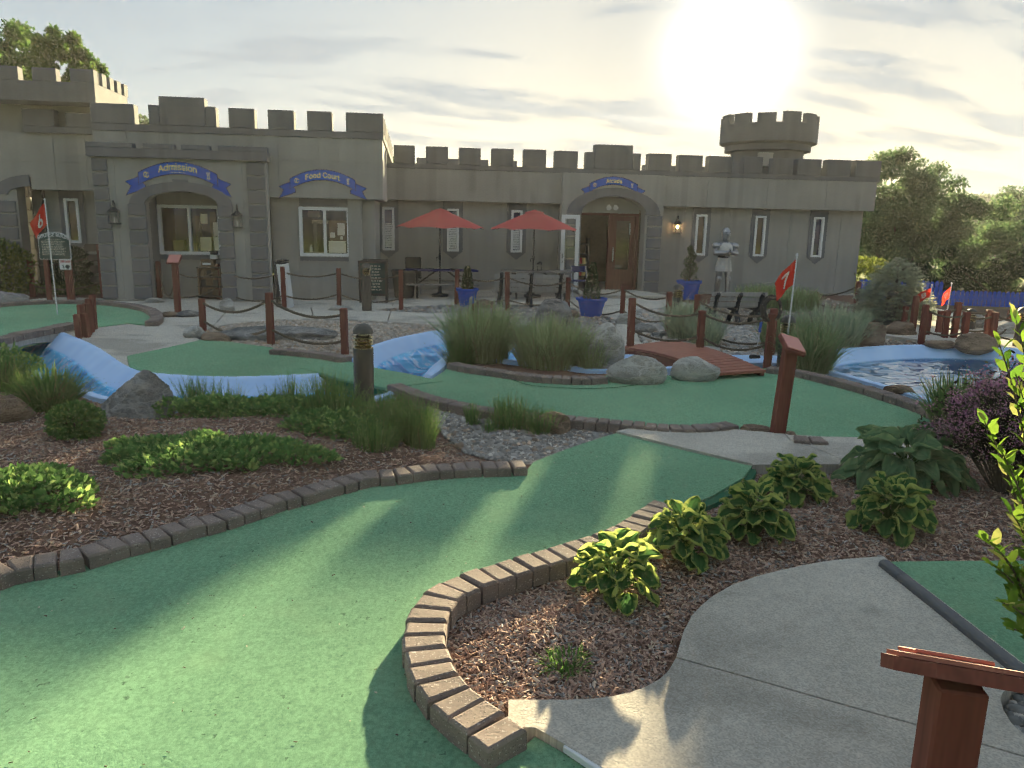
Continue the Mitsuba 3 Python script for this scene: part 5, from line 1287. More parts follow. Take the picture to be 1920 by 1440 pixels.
add('eye_slit', k_(box((0, -.13, 1.755), (.13, .03, .012))), 'mat_black', t)
for s in (-1, 1):
    add('pauldron', k_(xf(tm(trimesh.creation.icosphere(2)), np.diag([.13, .12, .095]), (s * .26, -.01, 1.39))), 'mat_steel', t, smooth=True)
    add('vambrace', k_(tube(np.array([(s * .30, -.10, 1.19), (s * .18, -.20, 1.205), (s * .07, -.29, 1.22)]), [.07, .06, .048], 12)), 'mat_steel', t, smooth=40)
    g_ = [(((s * .035, -.31, 1.22), .036), ((s * .02, -.33, 1.24), .034))] + [(((s * (.05 - .012 * q), -.335, 1.235 - .018 * q), .013), ((-s * .015, -.355, 1.225 - .02 * q), .012)) for q in range(4)] + [(((s * .04, -.31, 1.25), .014), ((s * .0, -.32, 1.275), .012))]
    add('gauntlet', k_(hull_chain(g_, .012, 3)), 'mat_steel', t, smooth=True)
    add('knee_plate', k_(xf(tm(trimesh.creation.icosphere(2)), np.diag([.075, .07, .08]), (s * .135, -.06, .50))), 'mat_steel', t, smooth=True)
    add('sabaton', k_(hull_chain([(((s * .16, .04, .05), .05), ((s * .19, -.18, .035), .038))], .03, 3)), 'mat_steel', t, smooth=True)
    add('greave', k_(tube(np.array([(s * .135, -.03, .44), (s * .15, -.015, .30), (s * .16, -.005, .12)]), [.075, .074, .055], 12)), 'mat_steel_dark', t, smooth=40)
add('breastplate', k_(xf(tm(trimesh.creation.icosphere(3)), np.diag([.20, .155, .21]), (0, -.05, 1.29))), 'mat_tabard', t, smooth=True)
n_ = 26; a = np.arange(n_) * 2 * np.pi / n_
sk = []
for q, (rx, ry, z) in enumerate([(.165, .14, 1.12), (.19, .165, .98), (.215, .19, .84), (.235, .21, .70)]):
    w_ = 1 + .045 * q / 3 * np.cos(a * 7)
    sk.append(np.stack([rx * w_ * np.cos(a), ry * w_ * np.sin(a), z + 0 * a], 1))
v = np.vstack(sk); f = []
for i in range(3):
    for j in range(n_): q = [i * n_ + j, i * n_ + (j + 1) % n_, (i + 1) * n_ + (j + 1) % n_, (i + 1) * n_ + j]; f += [[q[0], q[2], q[1]], [q[0], q[3], q[2]]]
add('tabard', k_((v, np.array(f))), 'mat_tabard', t, smooth=True)
add('belt', k_(lathe([(.17, 1.07), (.178, 1.08), (.178, 1.12), (.165, 1.13)], 26)), 'mat_darkwood', t, smooth=30)
sw = add('sword', k_(xf(prism(Polygon([(-.035, 1.10), (.035, 1.10), (.03, .12), (0, .02), (-.03, .12)]), .014), np.array([[1, 0, 0], [0, 0, -1], [0, 1, 0.0]]), (0, -.36, 0))), 'mat_steel', t)
add('guard', k_(box((0, -.367, 1.11), (.26, .03, .03), b=.006)), 'mat_steel_dark', sw)
add('grip', k_(tube(np.array([(0, -.367, 1.11), (0, -.367, 1.30)]), .018, 8)), 'mat_darkwood', sw)
add('pommel', k_(xf(tm(trimesh.creation.icosphere(2, .03)), None, (0, -.367, 1.315))), 'mat_steel', sw, smooth=True)

# ---------------------------------------------------------------- blue picket fence, car, far things
t = thing('picket_fence', 'blue picket fence along the far right of the course', 'fence')
P0, P1 = np.array((9.568,21.5,-0.428))[:2], np.array((21.312,20,-0.143))[:2]
L = np.linalg.norm(P1 - P0); n_ = int(L / .115); d = (P1 - P0) / L; ang = math.atan2(d[1], d[0])
for i in range(n_):
    c = P0 + d * (i + .5) * L / n_; q = (i + .5) / n_
    top = 0.33 if q * L > 2.25 else 0.56
    h = top + .012 * math.sin(i * 2.3)
    pk = Polygon([(-.048, -.5), (.048, -.5), (.048, h - .04), (0.02, h), (-.02, h), (-.048, h - .04)])
    v, f = prism(pk, .018); v = np.stack([v[:, 0], -v[:, 2] + rng.normal(0, .002), v[:, 1]], 1)
    add('picket', (v @ rotz(ang + rng.normal(0, .01)).T + [*c, -.0], f), 'mat_bluefence', t)
for z in (-.2, .14):
    add('rail', box((*((P0 + P1) / 2 + np.array([-d[1], d[0]]) * .04), z), (L, .04, .09), rz=ang), 'mat_bluefence', t)

def car(label, c, rz):
    t = thing('parked_car', label, 'car')
    R = rotz(rz)
    prof = Polygon([(-2.2, .35), (2.15, .35), (2.2, .62), (2.05, .80), (1.15, .92), (-1.9, .95), (-2.2, .85)])
    def side(p, w, y0): v, f = prism(p, w); return np.stack([v[:, 0], y0 + v[:, 2], v[:, 1]], 1)[:, :], f[:, ::-1]
    add('body', xf(side(prof, 1.72, -.86), R, c), 'mat_carpaint', t)
    cab = np.array([[-1.75, -.80, .95], [1.15, -.80, .92], [-1.75, .80, .95], [1.15, .80, .92], [-1.30, -.62, 1.42], [.30, -.62, 1.44], [-1.30, .62, 1.42], [.30, .62, 1.44]])
    add('windows', xf(tm(trimesh.convex.convex_hull(cab)), R, c), 'mat_carglass', t)
    add('roof', xf(box((-.5, 0, 1.445), (1.7, 1.28, .05), b=.02), R, c), 'mat_carpaint', t)
    for y in (-.72, .72):
        add('pillar', xf(cat([tube(np.array([(1.17, y * 1.12, .92), (.32, y * .88, 1.44)]), .035, 6), tube(np.array([(-.45, y * 1.1, .93), (-.5, y * .9, 1.44)]), .03, 6)]), R, c), 'mat_carpaint', t)
    for x in (-1.35, 1.35):
        for y in (-.86, .70): add('wheel', xf(lathe([(0, 0), (.30, 0), (.33, .03), (.33, .15), (.30, .18), (0, .18)], 20), R @ rot([1, 0, 0], -math.pi / 2), np.asarray(c) + R @ np.array([x, y, .33])), 'mat_black', t, smooth=30)
car('grey car parked beyond the blue fence under the big tree', ((36.706,64,-2.206)[0], 64.0, -3.50), -.12)
def parked(c, label): pass
add('road', xf(prism(Polygon([(20, 118), (140, 118), (140, 128), (20, 128)]), .05), None, (0, 0, -3.52)), 'mat_road', kind='structure')
add('road', xf(prism(Polygon([(24, 58), (80, 58), (80, 70), (24, 70)]), .04), None, (0, 0, -3.54)), 'mat_road', kind='structure')
add('lawn', xf(prism(Polygon([(20, 72), (160, 72), (160, 117), (20, 117)]), .06), None, (0, 0, -3.53)), 'mat_lawn', kind='structure')
t = thing('far_building', 'pale building with red panels beyond the road at the far right', 'building')
add('wall', cat([box((88, 140, -1.2), (26, 10, 5.0))]), 'mat_road', t)
add('roof', box((88, 140, 1.45), (27, 11, .3)), 'mat_greywood', t)
for x in (82.5, 90.0): add('red_panel', box((x, 134.94, -.4), (2.6, .1, 2.8)), 'mat_red', t)
t = thing('lamp_post', 'thin dark pole beside the round hedge beyond the fence', 'pole')
lp = np.array((29.888,50,-2.313)); add('pole', tube(np.array([[lp[0], 50, -3.6], [lp[0] + .35, 50, 0.35]]), .06, 6), 'mat_darkwood', t)
add('arm', tube(np.array([[lp[0] + .35, 50, .3], [lp[0] - 1.2, 50, .42]]), .04, 6), 'mat_darkwood', t)

# ---------------------------------------------------------------- boulders
def boulder(label, c, size, mat='mat_rock', seed=0, cuts=5, rz=0.0, sub=4, rough=.10, planes=()):
    r_ = np.random.default_rng(seed + 100)
    m = trimesh.creation.icosphere(sub); v = np.array(m.vertices)
    for k in range(cuts):
        n = r_.normal(size=3); n[2] = abs(n[2]) * .7; n /= np.linalg.norm(n); o = r_.uniform(.58, .86)
        d = v @ n - o; v = np.where((d > 0)[:, None], v - d[:, None] * n * .93, v)
    for *n, o in planes:
        n = np.array(n) / np.linalg.norm(n); d = v @ n - o; v = np.where((d > 0)[:, None], v - d[:, None] * n * .95, v)
    nrm = v / np.linalg.norm(v, axis=1, keepdims=True)
    v = v + nrm * (rough * 2.2 * (meshkit.fbm(v * 1.6 + seed, 4, seed) - .5) + rough * .9 * (meshkit.fbm(v * [5, 5, 9] + seed, 4, seed + 3) - .5))[:, None]
    x, y = c[0], c[1]
    z = c[2] if len(c) > 2 else ground_z(x, y)
    v = v * (np.array(size) / 2) * [1, 1, 1.0]
    v = v @ rotz(rz).T
    v[:, 2] += size[2] * .26
    keep = v
    return add('boulder', (keep + [x, y, z], np.array(m.faces)), mat, smooth=35, label=label, cat='boulder')
boulder('large dark grey angular boulder in the left planting bed by the stream', (-3.546,7.06), (.76, .56, .66), 'mat_rock', 3, 0, .0, 5, planes=[(-.62, -.45, .66, .34), (.86, -.25, .42, .52), (.1, -.9, .35, .50), (-.2, .8, .5, .5), (.25, -.5, .8, .62)])
boulder('weathered grey rock cut by the left edge of the frame', (-4.58,6.704), (.55, .40, .30), 'mat_rock_brown', 8, 5, .6)
boulder('small flat stone at the foot of the large dark grey boulder', (-3.381,7.054), (.22, .16, .09), 'mat_rock', 21, 3, .2, 3)
boulder('pale rock at the foot of the left rope post on the gravel', (-5.134,12.299), (.36, .30, .24), 'mat_rock_pale', 5, 5, .1)
boulder('dark mossy rock right of the left rope post on the gravel', (-4.665,12.017), (.52, .36, .20), 'mat_rock_brown', 6, 5, .0)
boulder('long flat grey rock slab lying in the pale gravel', (-3.828,12.368), (2.0, .8, .26), 'mat_rock', 7, 4, .1)
boulder('pale upright grey rock beside the plaza fence left of the slab', (-5.899,15.855), (.34, .28, .36), 'mat_rock_pale', 9, 7, .3)
boulder('flat tan rock under the plaza fence by the food window', (-3.719,16.468), (.55, .3, .14), 'mat_rock_pale', 10, 4, .1)
boulder('flat pale stone by the red post below the ticket portal', (-8.022,17.163), (.42, .28, .14), 'mat_rock_pale', 11, 4, .2)
boulder('low grey stone at the base of the pink topped post', (-6.319,14.851), (.44, .3, .16), 'mat_rock', 12, 4, .4)
boulder('low dark stone left of the pink topped post', (-6.645,14.793), (.40, .26, .13), 'mat_rock_brown', 13, 4, .4)
boulder('large grey veined boulder behind the island grasses', (0.753,14.876), (1.0, .7, .66), 'mat_rock', 14, 7, -.2, 5)
boulder('smooth whitish boulder at the back of the island', (0.001,12.918), (1.15, .7, .42), 'mat_rock_pale', 15, 2, .0)
boulder('big rounded grey boulder right of the island grasses', (1.224,10.383), (.62, .6, .80), 'mat_rock_pale', 16, 3, .3, 5, .07)
boulder('long rounded grey boulder lying on the far green left of the footbridge', (1.531,9.332), (.74, .44, .45), 'mat_rock_pale', 17, 3, -.15, 5, .07)
boulder('rounded grey boulder in front of the footbridge planks', (2.307,9.579), (.66, .42, .38), 'mat_rock_pale', 18, 3, .1, 5, .07)
boulder('brown block shaped boulder behind the pond left of the bollard', (5.991,12.97), (.62, .6, .62), 'mat_rock_brown', 19, 7, .2)
boulder('round reddish brown boulder half hidden by grass at the gravel edge', (0.39,6.989), (.38, .3, .27), 'mat_rock_brown', 20, 2, .0)
boulder('flat brown rock left of the tall red sign post', (2.287,7.025), (.34, .2, .11), 'mat_rock_brown', 22, 4, .1)
boulder('small mossy stone right of the tall red sign post', (2.573,6.863), (.17, .13, .09), 'mat_rock_brown', 23, 4, .1, 3)
boulder('low grey rock by the middle footbridge rope posts', (2.381,13.927), (.5, .35, .24), 'mat_rock', 24, 4, .0)
boulder('low pale rock beside the low grey rock by the footbridge', (2.251,15.203), (.6, .4, .26), 'mat_rock_pale', 25, 4, .4)
boulder('flat grey rock near the far end of the footbridge', (2.633,13.557), (.4, .3, .15), 'mat_rock', 26, 4, .9)
boulder('dark rock at the foot of the near rope posts behind the pond', (7.658,12.624), (.75, .5, .36), 'mat_rock_brown', 27, 5, .1)
boulder('low flat dark rock left of the near rope posts behind the pond', (7.221,12.846), (.6, .3, .16), 'mat_rock_brown', 28, 4, .1)
boulder('low brown rock right of the tall bollard behind the pond', (7.227,14.229), (.75, .5, .3), 'mat_rock_brown', 29, 5, .4)
boulder('grey rock in front of the blue fence between the rope posts', (9.354,15.768), (.8, .5, .42), 'mat_rock', 30, 5, .4)
boulder('pale rock at the right among the far rope posts', (9.578,15.012), (.7, .5, .3), 'mat_rock_pale', 31, 5, .1)
boulder('pale blue white rock at the left edge by the left green', (-10.923,16.561), (.85, .6, .34), 'mat_rock_pale', 32, 6, .3)
boulder('dark rock by the blue pot behind the island', (-0.659,17.265), (.5, .4, .3), 'mat_rock_brown', 33, 5, .6)
boulder('flat brown stone lying along the paver border by the pond', (4.638,9.052), (.42, .2, .12), 'mat_rock_brown', 34, 4, -.4)
boulder('low mossy stone right of the veined boulder', (1.203,15.808), (.42, .3, .22), 'mat_rock_brown', 35, 4, .4, 3)

# board sign seen edge on, standing in the island
ex, ey, eh = (-0.672,12.347,0.691)
t = thing('edge_on_sign', 'red post with a weathered board seen edge on in the island grasses', 'sign')
add('post', box((ex + .05, ey, eh / 2 - .05), (.09, .10, eh - .06), b=.006), 'mat_redwood', t)
add('board', box((ex - .03, ey - .02, eh / 2 + .12), (.035, .40, eh * .72), b=.01, R=rot([0, 1, 0], .06)), 'mat_greywood', t)

# ---------------------------------------------------------------- grasses
def blades(n, r0, h, spread, droop, w, cols, seed, upright=.3, segs=5):
    r_ = np.random.default_rng(seed)
    a = r_.uniform(0, 2 * np.pi, n); rr = r0 * np.sqrt(r_.random(n)) ; b = np.stack([rr * np.cos(a), rr * np.sin(a), 0 * a], 1)
    a2 = a + r_.normal(0, .55, n); L = h * r_.uniform(.55, 1.12, n); sp = spread * r_.uniform(.15, 1.1, n) ** 1.2 * (0.35 + .65 * rr / max(r0, 1e-6))
    t = np.linspace(0, 1, segs + 1)
    out = np.stack([np.cos(a2), np.sin(a2), 0 * a2], 1)
    side = np.stack([-np.sin(a2 + r_.normal(0, .6, n)), np.cos(a2), 0 * a2], 1); side /= np.linalg.norm(side, axis=1, keepdims=True)
    dr_ = droop * r_.uniform(.3, 1.2, n)
    ctr = b[:, None] + out[:, None] * (sp[:, None] * L[:, None] * t ** 1.5)[..., None]
    ctr[..., 2] += L[:, None] * (t * (1 - .15 * sp[:, None]) - dr_[:, None] * sp[:, None] * t ** 2.6)
    ww = w * r_.uniform(.7, 1.25, n)[:, None] * np.array([(.75 + .5 * math.sin(x * 2.2)) * (1 - x ** 3) + .03 for x in t])
    v = np.stack([ctr - side[:, None] * ww[..., None] / 2, ctr + side[:, None] * ww[..., None] / 2], 2)
    v = v.reshape(n, -1, 3)
    f = []
    for i in range(segs): q = 2 * i; f += [[q, q + 1, q + 3], [q, q + 3, q + 2]]
    k = 2 * (segs + 1)
    F = np.array(f)[None] + (np.arange(n) * k)[:, None, None]
    g = r_.random((n, 1)); c = np.array(cols[0]) * (1 - g) + np.array(cols[1]) * g
    dry = r_.random(n) < cols[3]; c[dry] = np.array(cols[2]) * r_.uniform(.7, 1.2, (dry.sum(), 1))
    return v.reshape(-1, 3), F.reshape(-1, 3), np.repeat(c, k, 0)
GREENG = ((.09, .17, .05), (.21, .32, .10), (.26, .22, .11), .05)
PALEG = ((.18, .26, .11), (.42, .50, .26), (.34, .30, .18), .10)
BLUEG = ((.24, .31, .20), (.50, .57, .40), (.36, .34, .24), .08)
def grass(label, c, n, r0, h, spread, droop, w=.008, cols=GREENG, seed=0, name='grass_clump', group='ornamental grass clumps', parts=1):
    x, y = c; z = ground_z(x, y)
    v, f, cc = blades(n, r0, h, spread, droop, w, cols, seed)
    return add(name, (v + [x, y, z - .02], f), 'mat_blade', color=cc, label=label, cat='grass', group=group)
grass('arching green grass clump left of the large dark grey boulder', (-4.425,7.15), 1000, .20, .46, 1.0, .58, .012, seed=1)
grass('dark green grass clump cut by the left edge of the frame', (-5.431,7.943), 900, .24, .44, .8, .5, .009, seed=2)
grass('tall pale green grass clump at the left end of the island', (-0.462,10.771), 1300, .40, .86, .75, .45, .014, cols=PALEG, seed=3)
grass('broad pale green grass clump in the middle of the island', (0.51,10.463), 1300, .44, .74, .8, .5, .014, cols=PALEG, seed=4)
grass('thin pale grass clump at the right end of the island', (1.06,10.206), 500, .2, .55, .8, .5, .008, cols=PALEG, seed=5)
grass('low green grass tuft spilling over the left corner of the island', (-0.719,10.32), 500, .16, .5, .9, .6, .008, seed=6)
grass('pale grass clump behind the red footbridge rope posts', (2.996,13.222), 650, .30, .72, .7, .45, .018, cols=BLUEG, seed=7)
grass('smaller grass clump left of the slatted bench by the footbridge', (3.176,12.588), 500, .24, .6, .65, .5, .011, cols=BLUEG, seed=8)
grass('tall green grass clump right of the number seven flag', (4.081,10.39), 950, .27, .70, .78, .52, .016, cols=((.13, .20, .085), (.27, .35, .18), (.3, .27, .17), .06), seed=9)
grass('pale silvery grass clump in front of the castle right end', (5.433,13.072), 1100, .50, .72, .78, .52, .020, cols=BLUEG, seed=10)
grass('green grass clump behind the number seven flag pole', (4.31,12.189), 600, .32, .66, .65, .45, .017, cols=((.13, .20, .085), (.27, .35, .18), (.3, .27, .17), .06), seed=11)
grass('green grass clump against the castle wall beside the knight', (6.152,18.933), 1600, .60, .62, .55, .4, .014, cols=PALEG, seed=12)
grass('second green grass clump against the castle wall right of the knight', (6.632,18.43), 1600, .60, .60, .55, .4, .014, cols=PALEG, seed=13)
grass('dark green grass clump at the near edge of the pond', (4.462,7.433), 800, .24, .60, .8, .48, .014, cols=GREENG, seed=14)
for i, (px, py, n, r, h) in enumerate([((-1.78,7.126)[0], (-1.78,7.126)[1], 260, .16, .46), ((-1.586,6.945)[0], (-1.586,6.945)[1], 260, .16, .42), ((-3.053,7.441)[0], (-3.053,7.441)[1], 130, .12, .42), ((-2.831,7.417)[0], (-2.831,7.417)[1], 150, .14, .38), ((-3.2,7.473)[0], (-3.2,7.473)[1], 110, .1, .40), ((-2.366,7.457)[0], (-2.366,7.457)[1], 120, .12, .34), ((-2.195,7.472)[0], (-2.195,7.472)[1], 130, .10, .44)]):
    grass(['wispy grass tuft just left of the near bollard light', 'second wispy tuft left of the near bollard light', 'wispy tuft second from the large dark grey boulder', 'wispy tuft third from the large dark grey boulder', 'wispy tuft right beside the large dark grey boulder', 'low wispy tuft in the middle of the stream bank', 'tall thin tuft in the middle of the stream bank'][i], (px, py), n, r, h, .5, .3, .006, seed=20 + i, group='wispy grass tufts along the left stream bank')
grass('thick fine grass clump right of the near bollard light', (-0.92,6.528), 800, .18, .42, .45, .25, .005, seed=30)
grass('second fine grass clump behind the near bollard light', (-1.171,6.791), 700, .20, .38, .5, .3, .005, seed=31)
grass('low fine grass at the front of the near bollard planting', (-1.118,6.13), 600, .18, .26, .7, .4, .005, seed=32)
grass('rightmost fine grass clump beside the near bollard light', (-0.775,6.341), 550, .13, .40, .5, .3, .005, seed=33)
grass('middle grass tuft standing in the grey river pebbles', (-0.017,7.072), 420, .16, .36, .5, .3, .006, seed=34)
grass('grass tuft against the reddish brown boulder', (0.268,6.941), 420, .15, .28, .6, .35, .006, seed=35)
grass('small grass tuft at the left of the river pebbles', (-0.371,7.142), 130, .07, .26, .5, .3, .006, seed=36)
grass('smallest grass tuft among the river pebbles', (-0.189,6.905), 80, .07, .18, .6, .3, .006, seed=37)
grass('tiny green weed patch in the near mulch bed', (0.267,3.087), 320, .085, .075, 1.2, .5, .006, seed=38, cols=((.10, .20, .05), (.20, .34, .09), (.3, .3, .1), .02))

# ---------------------------------------------------------------- leafy plants
leaf4 = np.array([[0, 0, 0], [.5, -.28, .05], [1, 0, -.04], [.5, .28, .05]]); leaf4f = np.array([[0, 1, 2], [0, 2, 3]])
leaf6 = np.array([[0, 0, 0], [.28, -.24, .05], [.72, -.20, .04], [1, 0, -.06], [.72, .20, .04], [.28, .24, .05]]); leaf6f = np.array([[0, 1, 5], [1, 2, 5], [2, 4, 5], [2, 3, 4]])
def leaf_cloud(pos, dirs, up, L, cols, seed, shape=6, wide=1.0):
    """Leaves at pos pointing along dirs, their faces towards up."""
    r_ = np.random.default_rng(seed); n = len(pos)
    x = dirs / np.linalg.norm(dirs, axis=1, keepdims=True); z = up - x * (up * x).sum(1, keepdims=True); z /= np.linalg.norm(z, axis=1, keepdims=True) + 1e-9
    R = np.stack([x, np.cross(z, x), z], 2)
    bv, bf = (leaf6, leaf6f) if shape == 6 else (leaf4, leaf4f)
    s = (L * r_.uniform(.65, 1.25, n))[:, None] * np.array([[1, wide, 1]])
    g = r_.random((n, 1)); c = np.array(cols[0]) * (1 - g) + np.array(cols[1]) * g
    if len(cols) > 2: k = r_.random(n) < cols[3]; c[k] = np.array(cols[2]) * r_.uniform(.8, 1.2, (k.sum(), 1))
    return scatter(bv, bf, pos, s, R, c)

def mound(label, c, rx, ry, h, n, L, cols, seed, name='ground_cover', cat_='plant', group=None, shape=6, wide=1.0, stems=True, lumps=0):
    """A dense leafy mound: leaves stand on the surface and within an uneven dome."""
    r_ = np.random.default_rng(seed); x, y = c
    a = r_.uniform(0, 2 * np.pi, n); q = np.sqrt(r_.random(n))
    edge = 1 + .22 * np.sin(a * 3 + seed) + .14 * np.sin(a * 7 + 2 * seed)
    X = rx * q * edge * np.cos(a); Y = ry * q * edge * np.sin(a)
    hump = meshkit.fbm(np.stack([X * 5 / max(rx, .4), Y * 5 / max(rx, .4), 0 * X + seed], 1), 3, seed)
    top = h * np.sqrt(np.clip(1 - q ** 2.6, 0, 1)) * (.45 + 1.0 * hump) + .015
    zf = top * (1 - .75 * r_.random(n) ** 2.2)
    z0 = ground_z(x, y)
    out = np.stack([np.cos(a) * q, np.sin(a) * q, 0 * a], 1)
    d = out * .7 + r_.normal(0, .55, (n, 3)); d[:, 2] = np.abs(d[:, 2]) * .6 + .35
    up = out * .6 + r_.normal(0, .45, (n, 3)); up[:, 2] += .9
    v, f, cc = leaf_cloud(np.stack([x + X, y + Y, z0 + zf - .01], 1), d, up, L, cols, seed + 1, shape, wide)
    return add(name, (v, f), 'mat_leaf', color=cc, label=label, cat=cat_, group=group)
GC = ((.09, .19, .055), (.20, .35, .105), (.34, .46, .15), .18)
p0 = (-2.357,5.677); mound('wide low patch of glossy green ground cover in the middle of the left bed', p0, .80, .40, .125, 4400, .055, GC, 1)
p0 = (-3.189,4.736); mound('bright green ground cover patch at the left edge of the left bed', p0, .42, .40, .14, 2600, .055, GC, 2)
p0 = (-2.758,7.146); mound('green ground cover strip along the left stream bank', p0, .85, .26, .16, 3600, .05, GC, 3)
p0 = (-2.085,7.308); mound('darker ground cover strip further right on the stream bank', p0, .80, .26, .13, 3000, .05, GC, 4)
p0 = (-1.577,6.581); mound('ground cover patch left of the near bollard light', p0, .36, .30, .14, 2000, .045, GC, 5)
p0 = (-1.257,6.52); mound('leafy ground cover around the foot of the near bollard light', p0, .40, .26, .14, 1800, .045, GC, 6)
p0 = (-6.124,9.047); mound('green plant beside the stone bridge at the left edge', p0, .4, .3, .3, 1200, .06, GC, 7)

def globe(label, c, r, h, n, L, cols, seed, name='shrub', group=None, wide=1.0, shape=6, cat_='shrub', trunk=None):
    """A rounded shrub: leaves in an uneven shell with clumps, a few stems inside."""
    r_ = np.random.default_rng(seed); x, y = c[0], c[1]; z0 = c[2] if len(c) > 2 else ground_z(x, y)
    t = thing(name, label, cat_, group)
    d = r_.normal(size=(n, 3)); d /= np.linalg.norm(d, axis=1, keepdims=True)
    lump = meshkit.fbm(d * 2.6 + seed, 3, seed); lump2 = meshkit.fbm(d * 7 + seed, 2, seed + 5)
    rad = (.72 + .42 * lump + .16 * lump2) * (1 - .45 * r_.random(n) ** 2.0)
    p = d * rad[:, None] * [r, r, h / 2]; p[:, 2] += h * .47
    keep = p[:, 2] > .01; p, d = p[keep], d[keep]; m = len(p)
    dd = d + r_.normal(0, .55, (m, 3)); dd[:, 2] += .25
    up = d * .8 + r_.normal(0, .5, (m, 3)); up[:, 2] += .5
    v, f, cc = leaf_cloud(p + [x, y, z0], dd, up, L, cols, seed + 1, shape, wide)
    add('foliage', (v, f), 'mat_leaf', t, color=cc)
    st = []
    for k in range(5):
        a = k * 1.3 + seed; st.append(tube(np.array([[x, y, z0 - .03], [x + .3 * r * math.cos(a), y + .3 * r * math.sin(a), z0 + h * .4], [x + .55 * r * math.cos(a), y + .55 * r * math.sin(a), z0 + h * .75]]), [.02 * r + .006, .012 * r + .004, .003], 5))
    add('stem', cat(st), 'mat_bark', t)
    return t
p0 = (-3.648,6.225); globe('compact rounded green shrub in the left bed', p0, .20, .29, 2600, .040, ((.06, .14, .04), (.14, .26, .07), (.27, .37, .10), .12), 11)
p0 = (-11.87,17.572); globe('sunlit yellow green bush at the left edge by the gate', p0, .80, 1.35, 5200, .085, ((.05, .09, .02), (.14, .19, .04), (.25, .28, .06), .15), 12)
p0 = (-10.677,18.662); globe('dark evergreen bush behind the rules board', p0, .46, 1.15, 5000, .06, ((.012, .035, .014), (.035, .07, .025)), 13, shape=4)
p0 = (-10.74,18.365); mound('pale weedy grass at the foot of the dark evergreen bush', p0, 1.0, .35, .28, 2600, .07, ((.08, .12, .03), (.16, .2, .07)), 14, wide=.4)
p0 = (6.105,10.382)
# small conifers and the spiral in the pots
def cone_plant(label, c, r, h, n, seed, name='potted_conifer'):
    r_ = np.random.default_rng(seed); t = thing(name, label, 'shrub')
    z = r_.random(n) ** 1.4; a = r_.uniform(0, 2 * np.pi, n); rr = r * (1 - z) ** .75 * (1 - .4 * r_.random(n) ** 2) * (.85 + .3 * meshkit.noise(np.stack([a * 2, z * 9, 0 * z], 1), seed))
    p = np.stack([rr * np.cos(a), rr * np.sin(a), z * h], 1); d = np.stack([np.cos(a), np.sin(a), .7 + 0 * a], 1) + r_.normal(0, .4, (n, 3)); up = np.stack([np.cos(a), np.sin(a), 0 * a], 1) + r_.normal(0, .5, (n, 3))
    v, f, cc = leaf_cloud(p + c, d, up, .06, ((.015, .04, .016), (.05, .09, .035)), seed, 4)
    add('foliage', (v, f), 'mat_leaf', t, color=cc); add('stem', tube(np.array([c - [0, 0, .05], c + [0, 0, h * .9]]), [.02, .005], 6), 'mat_bark', t)
cone_plant('slim dark conifer in the small blue pot', np.array([*(-1.058,17.523), .36]), .13, .52, 1300, 41)
cone_plant('dark shrub in the wide blue pot by the door', np.array([*(1.642,16.256), .33]), .17, .75, 1100, 42)
t = thing('spiral_shrub', 'green shrub clipped into a spiral in the tall blue pot', 'shrub'); c = np.array([*(4.63,20.489), .42])
n = 3200; r_ = np.random.default_rng(43); s = r_.random(n); ang = s * 2 * np.pi * 2.6; R0 = .115 * (1 - s) ** .7 + .03
ctr = np.stack([R0 * .75 * np.cos(ang), R0 * .75 * np.sin(ang), .08 + s * .86], 1); d = r_.normal(size=(n, 3)); d /= np.linalg.norm(d, axis=1, keepdims=True)
p = ctr + d * (R0 * .85 + .015)[:, None] * (1 - .3 * r_.random((n, 1)) ** 2)
v, f, cc = leaf_cloud(p + c, d + r_.normal(0, .4, (n, 3)), d, .035, ((.03, .06, .02), (.08, .12, .04)), 44, 4)
add('foliage', (v, f), 'mat_leaf', t, color=cc); add('stem', tube(np.array([c - [0, 0, .05], c + [0, 0, 1.02]]), [.018, .004], 6), 'mat_bark', t)

# ---------------------------------------------------------------- hostas: every leaf a part
def hosta_leaf(L, W, cup, droop, var, seed, cols):
    """A heart shaped, pleated leaf with a paler margin."""
    r_ = np.random.default_rng(seed); nu, nv = 12, 9
    u = np.linspace(0, 1, nu); V, C = [], []
    for i, a in enumerate(u):
        half = W * .5 * (math.sin(math.pi * (a * .97 + .03) ** .80) ** .62 + .012) * (1 if a < .985 else .2)
        for j in range(nv):
            b = -1 + 2 * j / (nv - 1)
            wav = .012 * math.sin(a * 9 + b * 4 + seed) * abs(b) + .006 * math.cos(b * 13)
            x = L * (a - .10 * (1 - abs(b)) * (a < .1)) - L * .06 * abs(b) * (1 - a)
            z = cup * half * b * b - droop * L * a * a + wav * L / .12
            V.append([x, b * half, z])
            m = max(abs(b), (a - .82) / .18, (0.12 - a) / .12 if a < .12 else 0) + .10 * math.sin(a * 17 + b * 5 + seed * 2) + .06 * math.sin(a * 31)
            w = np.clip((m - (1 - var)) / .14, 0, 1)
            C.append(np.array(cols[0]) * (1 - w) * (.85 + .3 * (j % 2)) + np.array(cols[1]) * w)
    F = []
    for i in range(nu - 1):
        for j in range(nv - 1): q = i * nv + j; F += [[q, q + nv, q + nv + 1], [q, q + nv + 1, q + 1]]
    return mikit.ply((np.array(V), np.array(F)), 'mat_hosta', smooth=True, color=np.array(C))
YEL = ((.070, .165, .052), (.40, .46, .13)); BLU = ((.15, .25, .125), (.25, .36, .17))
LV = [hosta_leaf(.118 + .014 * (k % 3), .112 + .012 * (k % 2), .18 + .12 * (k % 3), .06 + .07 * (k % 4), .24 + .07 * (k % 3), k, YEL) for k in range(8)]
